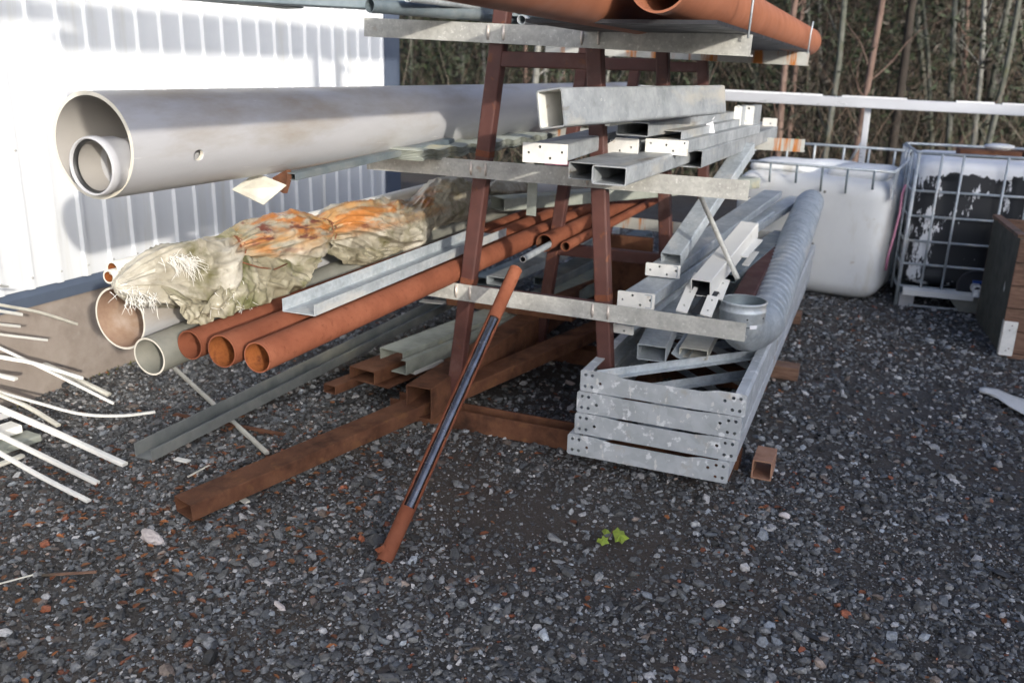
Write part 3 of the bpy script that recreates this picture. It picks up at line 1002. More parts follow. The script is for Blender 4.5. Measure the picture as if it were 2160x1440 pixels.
# plate-ended tubes
q = at(1100, 341, Z=1.312)
dh = at(1300, 300, Z=1.312) - at(1195, 335, Z=1.312)
tube_end_plate('plated_tube', (q.x + .018, q.y, q.z + .004), dh, 1.9, .138, .060,
               'zinc tube with a clean white four-hole end plate, left of the pile', .162, .068,
               [(.022, .034, .0045), (.062, .055, .005), (.100, .018, .005), (.142, .040, .0045)], off=(-.012, -.004))
q = at(1275, 326, Y=3.60)
tube_end_plate('plated_tube', (q.x + .02, 3.60, q.z + .003), Vector((.10, 1, .0)), 1.9, .10, .06,
               'zinc tube with a cut-corner end plate, half hidden in the middle of the pile', .15, .072,
               [(.070, .02, .005), (.118, .036, .005)], off=(-.022, -.003), cut=[(0, 0), (.148, 0), (.148, .072), (.05, .072), (.038, .058), (0, .036)])
q = at(1360, 323, Y=3.65)
tube_end_plate('plated_tube', (q.x + .02, 3.65, q.z + .003), Vector((.06, 1, .0)), 1.6, .14, .055,
               'zinc tube with a stained four-hole end plate, right of the pile', .178, .060,
               [(.022, .042, .005), (.088, .038, .005), (.118, .016, .005), (.163, .050, .005)], off=(-.018, -.003))
# flat open tube and big square tube on top
q = at(1300, 285, Z=1.380); qf = at(1550, 256, Z=1.380) - at(1372, 286, Z=1.380)
o = rhs('steel_tube', q, qf, qf.length, .135, .055, 'galv_mid', t=.004, r=.005)
tag(o, 'flat open-ended zinc tube on top of the plated tubes', 'tube')
q = at(1372, 300, Y=3.72)
o = extrude('steel_channel', [(0, 0), (.13, 0), (.13, .052), (.03, .052), (.03, .049), (.127, .049), (.127, .003), (0, .003)], None, (q.x, 3.72, q.z), Vector((.04, 1, 0)), 1.5, 'galv_mid')
tag(o, 'thin lipped zinc channel squeezed between the flat tube and the stained plate', 'channel')
q0 = at(1163, 269, Y=2.66); q1 = at(1195, 263, Y=2.66); q2 = at(1532, 236, Y=3.98)
d = (q2 - q1).normalized()
o = rhs('steel_tube', q1 - Vector((.088, 0, .020)), d, (q2 - q1).length, .094, .118, 'galv_mid', t=.005, r=.010, roll=math.radians(-9), inmat='plate')  # inside coloured pale for the light that falls into the tube
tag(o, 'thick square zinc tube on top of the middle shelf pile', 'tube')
q = at(1280, 262, Y=3.42)
o = box('wood_batten', (q.x, 3.40, q.z - .006), Vector((.12, .30, .018)), .26, .022, .010, 'cream_pl')
tag(o, 'small pale batten under the thick square zinc tube', 'batten')
q = at(1155, 345, Y=3.40)
o = box('plastic_wedge', (q.x, 3.40, q.z), Vector((1, .1, .02)), .11, .05, .010, 'pink')
tag(o, 'pinkish red flat wedge under the clean white end plate', 'wedge')
q = at(1497, 262, Y=4.25)
t = thing('paper_tag', q, 'white paper tag tied to the flat zinc tube', 'tag')
V = [at(1490, 262, Y=4.24), at(1504, 256, Y=4.25), at(1508, 283, Y=4.24), at(1507, 290, Y=4.235), at(1497, 303, Y=4.22), at(1493, 290, Y=4.23), at(1492, 275, Y=4.236)]
mesh('tag_sheet', V, [(0, 2, 1), (0, 6, 2), (6, 3, 2), (6, 5, 3), (5, 4, 3)], 'paper', t)
sweep('tag_tie', [at(1498, 260, Y=4.245), at(1503, 252, Y=4.25), at(1508, 247, Y=4.26)], .0015, 'paper', t, seg=6)
# stubs at the far end of the pile: post ends with plates standing up
q = at(1535, 236, Y=5.30)
for (x0, y0, x1, y1, yy, lab) in ((1546, 265, 1566, 225, 4.95, 'upright zinc stub plate, left of the pair at the far end of the pile'),
                                  (1568, 268, 1592, 224, 5.1, 'upright zinc stub plate, right of the pair at the far end of the pile')):
    a, b = at(x0, y0, Y=yy), at(x1, y1, Y=yy)
    t = thing('post_stub', a, lab, 'post')
    rhs('stub', (a.x, yy + .004, a.z), (0, 1, 0), .30, b.x - a.x, b.z - a.z, 'galv_mid', t)
    plate('stub_plate', rrect(b.x - a.x, b.z - a.z, .006), [(.02, .1, .006)], (a.x, yy, a.z), (1, 0, 0), (0, 0, 1), .006, 'plate', t)
a = at(1605, 270, Y=6.1)
t = thing('plated_tube', a, 'zinc tube whose plated far end sticks out beyond the pile', 'tube')
rhs('tube_body', (a.x - .12, 3.9, a.z - .06), (a - Vector((a.x - .02, 3.9, a.z))) if False else Vector((.03, 1, 0)), 2.2, .16, .075, 'galv_mid', t)
plate('end_plate', rrect(.09, .085, .006), [(.05, .05, .006)], (a.x + .01, 6.08, a.z - .02), (1, 0, 0), (0, 0, 1), .006, 'plate', t)

# --- top shelf
def long_between(a, b, ext0=0.0, ext1=0.0):
    d = (b - a).normalized()
    return a - d * ext0, d, (b - a).length + ext0 + ext1
p0, d, L_ = long_between(Vector((-.93, 1.9, 1.87)), Vector((-.89, 6.4, 1.86)), .9, .3)
o = pipe('sewer_pipe', p0, d, L_, .105, .098, 'orange', 'orange', 'orange', seg=56)
tag(o, 'orange brown plastic pipe on the top shelf, left of the pair, cut by the frame', 'pipe')
p0, d, L_ = long_between(Vector((-.665, 2.72, 1.884)), Vector((-.575, 6.45, 1.850)), 0, .2)
o = pipe('sewer_pipe', p0, d, L_, .092, .085, 'orange', 'orange', 'orange', seg=56)
tag(o, 'orange brown plastic pipe on the top shelf with its open end showing', 'pipe')
o = abox('added_shade_board', (-1.12, 2.82, 1.768), (-.505, 6.2, 1.780), 'black')  # black board added to put shade under the pipes
tag(o, 'thin black board added on the top arms to darken under the orange brown pipes', 'board')
# grey profiles and tubes on the left of the top shelf
a, b = at(175, -4, Y=2.25), at(1042, 40, Y=3.66)
d = (b - a).normalized()
o = rhs('steel_profile', a + Vector((-.10, 0, .012)), d, 2.1, .10, .045, 'galv_dark', t=.003, r=.004)
tag(o, 'dark zinc profile, lowest along the left of the top shelf', 'profile')
a2 = at(200, -22, Y=2.3); b2 = at(660, 20, Y=3.05)
o = extrude('steel_profile', cpts(.12, .03, .04, .003), None, a2 + Vector((-.12, 0, 0)), b2 - a2, (b2 - a2).length, 'galv_green')
tag(o, 'pale green grey zinc profile on the top shelf ending over the wall', 'profile')
for (xa, ya, Ya, xb, yb, Yb, r_, m_, lab) in ((780, 12, 3.02, 1045, 34, 3.70, .026, 'galv_dark', 'grey round tube on the top shelf left of the leg, nearest one'),
                                       (860, -8, 3.10, 1060, 16, 3.8, .022, 'galv', 'thinner grey round tube on the top shelf behind the nearest one'),
                                       (1095, 20, 3.75, 1240, 45, 5.2, .018, 'black', 'black cable tube on the top shelf between the legs'),
                                       (1100, 42, 3.75, 1235, 56, 5.0, .02, 'galv', 'pale zinc tube on the top shelf between the legs')):
    a, b = at(xa, ya, Y=Ya), at(xb, yb, Y=Yb)
    o = pipe('steel_tube', a, b - a, (b - a).length + .5, r_, r_ - .003, m_, m_, m_, seg=24)
    tag(o, lab, 'tube')
# load above the picture whose shadow falls on the wall
for k, (x, z, y0, L_) in enumerate(((-1.38, 2.615, 1.42, 4.2), (-1.20, 2.60, 1.15, 4.0), (-1.29, 2.69, .35, 5.3))):
    o = rhs('roof_rail', (x - .05, y0, z - .06), YD, L_, .10, .06, 'galv')
    tag(o, ('zinc rail stored above the top shelf, left one', 'zinc rail stored above the top shelf, right one', 'zinc rail stored above the top shelf, on the other two')[k], 'rail')
for y in YS:
    rhs('top_bracket', (-1.62, y - .03, 2.50), (1, 0, 0), .64, .05, .04, 'primer', rack)
    for x in (-1.455, -1.15):
        rhs('top_post', (x, y - .03, 2.14), (0, 0, 1), .36, .05, .05, 'primer', rack, up=(0, 1, 0))

# --- floor level left: long zinc channel, rusty square tube, stack
p0, p1 = Vector((-2.742, 2.585, .012)), at(960, 628, Z=.10)
d = p1 - p0
o = extrude('steel_channel', cpts(.098, .062, .05, .004), None, p0, d, 4.0, 'galv_floor', roll=math.radians(0))
tag(o, 'long dull zinc channel lying on the gravel, open side up, near end towards the viewer', 'channel')
p0 = Vector((-2.246, 2.282, .016)); p1 = Vector((-1.745, 3.66, .103))
d = Vector((-1.70, 4.9, .10)) - Vector((-2.246, 2.282, .006))
d = Vector((at(1010, 833, Z=.1) - Vector((-2.13, 2.287, .006))))
o = rhs('square_tube', p0, d, 3.6, .118, .066, 'rust_brown', t=.004, r=.005)
tag(o, 'long rusty box tube reaching from the gravel onto the rack foot', 'tube')
# stack beside the left base beam
dd = (at(1150, 662, Z=.2) - at(857, 785, Z=.2)).normalized()
def stk(name, px, py, Z, w, h, m_, lab, prof=None, L_=2.4, dirn=dd, **k):
    q = at(px, py, Z=Z)
    if prof:
        o = extrude(name, prof, None, q, dirn, L_, m_, **k)
    else:
        o = rhs(name, q, dirn, L_, w, h, m_, t=.004, r=.004, **k)
    return tag(o, lab, 'channel' if 'channel' in name else 'tube')
stk('square_tube', 683, 826, .055, .08, .045, 'rust_brown', 'small rusty tube at the left foot of the floor stack', L_=1.9)
stk('square_tube', 738, 798, .10, .165, .068, 'rust_brown', 'wide rusty box tube in the middle of the floor stack', L_=2.2)
stk('flat_bar', 790, 812, .155 - .06, .10, .004, 'rust_brown', 'flat rusty strip under the middle box tube', prof=[(0, 0), (.09, 0), (.09, .004), (0, .004)], L_=1.6)
stk('steel_channel', 802, 756, .195, .15, .06, 'galv_green', 'grey lipped channel on top of the floor stack, left one', L_=2.6,
    prof=[(0, 0), (.004, 0), (.004, .056), (.146, .056), (.146, .03), (.150, .03), (.150, .060), (0, .060)])
stk('steel_channel', 826, 783, .165, .10, .06, 'galv_green', 'grey lipped channel on the floor stack, right one, facing the viewer', L_=2.7,
    prof=[(0, 0), (.095, 0), (.095, .074), (.062, .074), (.062, .070), (.091, .070), (.091, .004), (0, .004)])
q = at(862, 790, Z=.15)
o = box('foam_wedge', q + Vector((0, .02, 0)), Vector((.25, 1, .02)), .22, .03, .018, 'white_pl')
tag(o, 'white plastic wedge under the grey channels', 'wedge')
# extra dark pieces deeper in the lower bay
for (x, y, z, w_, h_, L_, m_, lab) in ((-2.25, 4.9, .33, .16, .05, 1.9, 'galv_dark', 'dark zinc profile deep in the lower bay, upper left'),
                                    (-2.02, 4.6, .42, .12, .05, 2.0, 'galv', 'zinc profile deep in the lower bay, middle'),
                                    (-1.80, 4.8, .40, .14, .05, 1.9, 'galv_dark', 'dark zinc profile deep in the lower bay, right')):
    o = rhs('steel_profile', (x, y, z), Vector((.06, 1, 0)), L_, w_, h_, m_)
    tag(o, lab, 'profile')
box('bearer', (-2.3, 4.72, .25), (1, 0, 0), .8, .08, .075, 'rust_brown', rack)

# --- leaning slotted rusty tube with a chrome rod inside
def leaning():
    b = at(812, 1180, Z=0.0); tp = at(1088, 568, Y=3.36)
    t = thing('leaning_tube', b, 'rusty slotted tube with chrome rod inside, leaning from gravel to the rusty pipes', 'tube')
    d = (tp - b)
    L_ = d.length
    dn, s, u = basis(d)
    r = .0275
    # opening of the slot faces the camera
    vc = (Vector(EYE) - (b + tp) / 2).normalized()
    a0 = math.atan2(vc.dot(u), vc.dot(s))
    half = math.radians(50)
    seg = 32
    V, Fc = [], []
    l0, l1 = .15 * L_, .80 * L_
    def ring(rad, tt, full):
        i0 = len(V)
        for i in range(seg + 1):
            if full: a = a0 + half + (2 * math.pi - 2 * half) * i / seg
            else: a = a0 + half + (2 * math.pi - 2 * half) * i / seg
            V.append(b + dn * tt + s * rad * math.cos(a) + u * rad * math.sin(a))
        return i0
    ts = [0, l0, l1, L_]
    nst = 24
    ts = [l0 + (l1 - l0) * k / nst for k in range(nst + 1)]
    O = [ring(r, x, False) for x in ts]
    I = [ring(r - .004, x, False) for x in ts]
    for k in range(len(ts) - 1):
        for i in range(seg):
            Fc.append((O[k] + i, O[k] + i + 1, O[k + 1] + i + 1, O[k + 1] + i))
            Fc.append((I[k] + i, I[k + 1] + i, I[k + 1] + i + 1, I[k] + i + 1))
        Fc.append((O[k], O[k + 1], I[k + 1], I[k]))
        Fc.append((O[k] + seg, I[k] + seg, I[k + 1] + seg, O[k + 1] + seg))
    for v in range(len(V)):
        V[v] = V[v] + dn * 0
    # ragged slot edges
    for k in range(len(ts)):
        j = random.uniform(-.0025, .0025)
        for base in (O[k], I[k]):
            V[base] = V[base] + u * j
            V[base + seg] = V[base + seg] + u * random.uniform(-.002, .002)
    mesh('slotted_casing', V, Fc, 'rust', t, smooth=False)
    pipe('lower_sleeve', b - dn * .01, dn, l0 + .01, r, r - .004, 'rust', 'rust', 'rust', t, seg=32)
    pipe('upper_sleeve', b + dn * l1, dn, L_ - l1, r, r - .004, 'rust', 'rust', 'rust', t, seg=32)
    pipe('chrome_rod', b + dn * (l0 - .004), dn, l1 - l0 + .008, r - .0075, .004, 'chrome', 'chrome', 'chrome', t, seg=32)
    V = [at(797, 1165, Z=.02), at(790, 1158, Z=.03), at(806, 1150, Z=.05), at(812, 1172, Z=.02)]
    mesh('torn_lip', V + [v + Vector((.004, .006, .002)) for v in V], [(0, 1, 2, 3), (7, 6, 5, 4), (0, 4, 5, 1), (1, 5, 6, 2), (2, 6, 7, 3), (3, 7, 4, 0)], 'rust', t)
    V = [at(816, 1186, Z=.003), at(822, 1182, Z=.004), at(838, 1150, Z=.035), at(833, 1148, Z=.038), at(822, 1162, Z=.028)]
    mesh('white_chip', V + [v + Vector((.002, -.004, .002)) for v in V], [tuple(reversed(range(5))), tuple(range(5, 10))] +
         [(i, (i + 1) % 5, 5 + (i + 1) % 5, 5 + i) for i in range(5)], 'white_pl', t)
leaning()

# ================================================================= LADDER FRAME STACK
fy = at(1548, 1020, Z=.075).y
xR = at(1548, 1020, Z=.075).x
zt = at(1566, 831, Y=fy).z
ph = (zt - .075) / 4 - .003
labs = ['bottom frame of the zinc stack, front plate pushed a little to the left', 'second zinc frame from the bottom of the stack',
        'third zinc frame from the bottom, just below the top one', 'topmost zinc frame, with tubes lying in it']
offs = [(-.024, -.012), (.0, .0), (.003, .004), (.013, .006)]
FW = .672
for k in range(4):
    z = .075 + k * (ph + .003)
    ox, oy = offs[k]
    x0 = xR + ox - FW
    y = fy + oy
    t = thing('ladder_frame', (x0 + FW / 2, y + 1.7, z), labs[k], 'frame', 'stacked zinc frames')
    dip = (.011, .007, .005, .013)[k]
    out = [(.006, 0), (FW - .006, 0), (FW, .006), (FW, ph - .006), (FW - .006, ph), (FW - .115, ph), (FW - .17, ph - dip), (.19, ph - dip), (.125, ph), (.006, ph), (0, ph - .006), (0, .006)]
    hl = []
    for (a, b) in ((.022, .78), (.050, .78), (.022, .24), (.050, .24)):
        hl.append((a, ph * b, .0068)); hl.append((FW - a, ph * b, .0068))
    hl += [(.085, ph * .46, .0068), (FW - .082, ph * .60, .0068)]
    plate('front_plate', out, hl, (x0, y, z), (1, 0, 0), (0, 0, 1), .005, 'galv_spangle', t)
    cw = .046
    extrude('side_rail', [(.006, 0), (cw, 0), (cw, .004), (.008, .004), (.004, .008), (.004, ph - .008), (.008, ph - .004), (cw, ph - .004), (cw, ph), (.006, ph), (0, ph - .007), (0, .007)], None,
            (x0, y + .004, z), YD, 3.45, 'galv_spangle', t)
    extrude('side_rail', [(0, 0), (cw - .010, 0), (cw, .013), (cw, ph - .013), (cw - .010, ph), (0, ph), (0, ph - .004), (cw - .008, ph - .004), (cw - .004, ph - .008), (cw - .004, .008), (cw - .008, .004), (0, .004)], None,
            (x0 + FW - cw, y + .004, z), YD, 3.45, 'galv_spangle', t)
    plate('rear_plate', out, hl, (x0, y + 3.46, z), (1, 0, 0), (0, 0, 1), .005, 'galv_spangle', t)
    yb = y + .06
    side = 0 if k % 2 else 1
    for j in range(5):
        a = Vector((x0 + cw + .002, yb, z + ph * .45)); b = Vector((x0 + FW - cw - .002, yb + .62, z + ph * .45))
        if j % 2: a, b = Vector((x0 + FW - cw - .002, yb, z + ph * .45)), Vector((x0 + cw + .002, yb + .62, z + ph * .45))
        extrude('cross_brace', lpts(.035, .035, .004), None, a, b - a, (b - a).length, 'galv', t)
        yb += .66
# bits lying in the top frame
q = at(1343, 757, Z=.44)
dI = (at(1470, 600, Z=.56) - at(1400, 768, Z=.44)).normalized()
o = rhs('steel_tube', q, dI, 1.5, .125, .072, 'galv', t=.004, r=.005)
tag(o, 'open-ended zinc box tube lying in the top frame under the lowest arm', 'tube')
q = at(1432, 752, Z=.42)
o = rhs('steel_tube', q, (at(1600, 560, Z=.5) - at(1500, 760, Z=.42)).normalized(), 1.3, .125, .045, 'cream_pl', t=.003, r=.003)
tag(o, 'flat tan tube end lying in the top frame, right of the zinc box tube', 'tube')
q = at(1415, 745, Z=.44)
o = extrude('steel_channel', cpts(.075, .05, .03, .003), None, q, (at(1520, 600, Z=.55) - q), 1.2, 'galv', roll=.5)
tag(o, 'bent zinc channel in the top frame between the two tubes', 'channel')
# blocks under the stack
p = at(1583, 1008, Z=0)
t_ = rhs('support_block', (p.x, p.y, .002), YD, .16, .083, .085, 'rust_lit', t=.006, r=.004)
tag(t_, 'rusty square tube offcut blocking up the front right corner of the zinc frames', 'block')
o = rhs('support_block', (p.x - .06, p.y + .05, .002), (-1, 0, 0), .55, .09, .072, 'rust_brown', t=.006, r=.004)
tag(o, 'rusty crosswise tube carrying the front of the zinc frames', 'block')
p = at(1652, 800, Z=0)
o = abox('support_block', (p.x - .55, p.y, .0), (p.x + .075, p.y + .11, .073), 'wood')
tag(o, 'reddish timber bearer under the back half of the zinc frames', 'block')
o = abox('support_block', (p.x - .5, 6.15, .0), (p.x - .02, 6.27, .073), 'wood')
tag(o, 'timber bearer under the far end of the zinc frames', 'block')

# --- plated tubes right side, lower shelf
def plated(px0, py0, px1, py1, Yp, far, L_, lab, holes, ph_=None, pw_=None, z1=None):
    """end plate spans pixels px0..px1 / py0..py1 on plane Y=Yp; the tube runs towards pixel far on height z1"""
    a, b = at(px0, py1, Y=Yp), at(px1, py0, Y=Yp)
    c = at(px1, py1 + (8 if px1 > px0 else 0), Y=Yp)
    wd = abs(b.x - a.x); hh = pw_ or (at(px0, py0, Y=Yp).z - a.z)
    t = thing('plated_tube', a, lab, 'tube')
    f = at(far[0], far[1], Z=z1)
    d = (f - Vector((a.x + wd * .5, Yp, a.z)))
    d.normalize()
    tilt = (c.z - a.z) / wd
    s = Vector((1, 0, tilt * .6)).normalized()
    plate('end_plate', rrect(wd, hh, .004), [(wd * x, hh * y_, .0055) for x, y_ in holes], a, s, (0, 0, 1), .007, 'plate', t)
    rhs('tube_body', (a.x + wd * .13, Yp + .004, a.z + hh * .10), d, L_, wd * .80, hh * .86, 'galv', t, r=.006)
    return t
H4 = ((.14, .46), (.40, .78), (.62, .22), (.88, .58))
plated(1361, 553, 1437, 580, 3.84, (1618, 425), 2.6, 'zinc tube with four-hole plate, upper of the two left of the spiral duct', H4, z1=.80)
a, b = at(1395, 556, Y=3.90), at(1555, 322, Y=5.0)
o = rhs('steel_tube', a + Vector((-.0, 0, 0)), b - a, (b - a).length, .095, .06, 'galv', r=.006)
tag(o, 'zinc tube slanting steeply up from the plated tube towards the middle shelf', 'tube')
plated(1302, 612, 1383, 645, 3.52, (1600, 470), 2.6, 'zinc tube with a four-hole plate resting on the lowest arm', H4, z1=.70)
plated(1292, 682, 1338, 700, 3.56, (1500, 560), 1.6, 'small zinc tube with its plate just under the lowest arm beside the right leg', ((.55, .35),), z1=.60)
# more zinc profiles filling the lower shelf behind
for (xa, ya, za, xb, yb, zb, w_, h_, m_, lab) in ((1440, 560, .70, 1640, 440, .70, .11, .05, 'galv', 'zinc profile under the slanting tubes on the lower shelf'),
                                              (1500, 590, .66, 1600, 520, .66, .12, .04, 'galv_dark', 'dull zinc profile beside the white post'),
                                              (1545, 640, .62, 1590, 560, .64, .09, .05, 'primer', 'red brown primed bar between the white post and the duct')):
    a, b = at(xa, ya, Z=za), at(xb, yb, Z=zb)
    o = rhs('steel_profile', a, b - a, (b - a).length + .4, w_, h_, m_)
    tag(o, lab, 'profile')
# thin grey rod
a, b = at(1478, 415, Y=4.0), at(1556, 588, Y=3.75)
o = sweep('steel_rod', [a, (a + b) / 2, b], .0115, 'galv_old', seg=10)
tag(o, 'thin grey round rod slanting down from the middle arm in front of the white post', 'rod')

# white post with base plates lying on the shelf
def white_post():
    a = at(1478, 625, Y=3.62); b = at(1580, 500, Y=4.25)
    t = thing('white_post', a, 'short white painted post with drilled flange plates, lying across the lower arm', 'post')
    d = (b - a).normalized()
    dd, s, u = basis(d)
    w_ = .085
    rhs('post_body', a - s * w_ / 2, d, (b - a).length, w_, .075, 'white_pl', t, inmat='black', r=.004)  # inside set black for the shade in the open end
    hol = [(.022, .03, .006), (.022, .12, .006)]
    for (px, py, Yq, L_) in ((1425, 655, 3.50, .165), (1476, 663, 3.50, .125), (1448, 612, 3.78, .12), (1500, 628, 3.66, .13)):
        q = at(px, py, Y=Yq)
        dirn = (at(px + 40, py - 62, Y=Yq + .18) - q).normalized()
        ss = Vector((1, 0, -.12)).normalized()
        uu = (dirn - ss * dirn.dot(ss)).normalized()
        plate('flange_plate', rrect(.048, L_, .005), [(.024, L_ * .25, .005), (.024, L_ * .78, .005)], q, ss, uu, .006, 'white_pl', t)
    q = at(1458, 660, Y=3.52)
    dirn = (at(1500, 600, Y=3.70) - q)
    box('shaded_opening', q, dirn, .16, .055, .004, 'black', t)  # black sheet put in for the shade in the opening between the plates
    q = at(1545, 540, Y=4.0)
    dirn = (at(1590, 490, Y=4.3) - q)
    box('end_flange', q, dirn, .22, .07, .006, 'white_pl', t)
    box('end_flange', at(1565, 560, Y=4.0), (at(1600, 515, Y=4.25) - at(1565, 560, Y=4.0)), .16, .03, .006, 'white_pl', t)
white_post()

# ================================================================= SPIRAL DUCT
def duct():
    t = thing('spiral_duct', at(1600, 650, Y=3.7), 'zinc spiral ventilation duct ending in an upturned elbow, lying on the zinc frames', 'duct')
    R_ = .092
    c0 = at(1567, 655, Y=3.72)             # centre line of the elbow mouth
    ce = Vector((c0.x, c0.y, .475 + R_))    # axis height resting on the frames
    far = at(1708, 428, Y=6.75)
    start = Vector((c0.x + .055, 3.98, ce.z - .015))
    d = (far - start)
    L_ = d.length
    dn, s, u = basis(d)
    # corrugated spiral body with helical seam
    V, Fc, seg, n = [], [], 40, 560
    for k in range(n + 1):
        tt = L_ * k / n
        for i in range(seg):
            a = 2 * math.pi * i / seg
            ph_ = (tt / .085 - i / seg) % 1.0
            bump_ = .0068 * math.exp(-((ph_ - .5) / .11) ** 2)
            rr = R_ + bump_
            V.append(start + dn * tt + s * rr * math.cos(a) + u * rr * math.sin(a))
    for k in range(n):
        for i in range(seg):
            j = (i + 1) % seg
            Fc.append((k * seg + i, k * seg + j, (k + 1) * seg + j, (k + 1) * seg + i))
    Fc.append(tuple(n * seg + i for i in range(seg)))
    mesh('duct_body', V, Fc, 'galv', t, smooth=True)
    # elbow turning up
    pts, V, Fc = [], [], []
    cen = Vector((c0.x, c0.y, start.z))
    top = Vector((c0.x, c0.y, start.z + .15))
    path = []
    P0, P1, P2 = start + dn * .02, cen + Vector((0, .05, -.02)), cen + Vector((0, 0, .10))
    P1 = Vector((c0.x, c0.y + .01, start.z - .012))
    for k in range(17):
        q = k / 16
        path.append(P0 * (1 - q) ** 2 + P1 * 2 * q * (1 - q) + P2 * q * q)
    path.append(P2 + Vector((0, 0, .03)))
    path.append(P2 + Vector((0, 0, .06)))
    V, Fc = sweep_data(path, [R_ + .001 + (.003 if k in (0, 1) else 0) for k in range(len(path))], 40)
    Fc = Fc[:-2]
    mesh('elbow', V, Fc, 'galv', t, smooth=True)
    tp = path[-1]
    lathe('collar', tp - Vector((0, 0, .035)), (0, 0, 1), [(R_ + .001, -.04), (R_ + .003, -.038), (R_ + .003, 0), (R_ + .006, .003), (R_ + .006, .009), (R_ + .002, .012),
                                (R_ + .002, .034), (R_ + .006, .037), (R_ + .007, .044), (R_ + .001, .046), (R_ - .002, .044), (R_ - .003, -.05)], 'galv', t, seg=48, up=(0, 1, 0))
    lathe('elbow_lining', tp - Vector((0, 0, .09)), (0, 0, 1), [(R_ - .003, .1), (R_ - .004, 0), (.002, -.01)], 'galv_dark', t, seg=32, up=(0, 1, 0))
    # printed sticker
    aa = math.radians(-62)
    z0 = tp.z - .092
    V = []
    for i in range(5):
        a = aa + i * .085
        for zz in (0, .016): V.append((tp.x + (R_ + .0045) * math.cos(a), tp.y + (R_ + .0045) * math.sin(a), z0 + zz))
    mesh('sticker', V, [(2 * i, 2 * i + 2, 2 * i + 3, 2 * i + 1) for i in range(4)], 'paper', t)
    for a in (math.radians(-70), math.radians(-20)):
        lathe('rivet', (tp.x + (R_ + .002) * math.cos(a), tp.y + (R_ + .002) * math.sin(a), tp.z - .052), (math.cos(a), math.sin(a), 0), [(.004, 0), (.004, .002), (.001, .003)], 'black', t, seg=10)
duct()

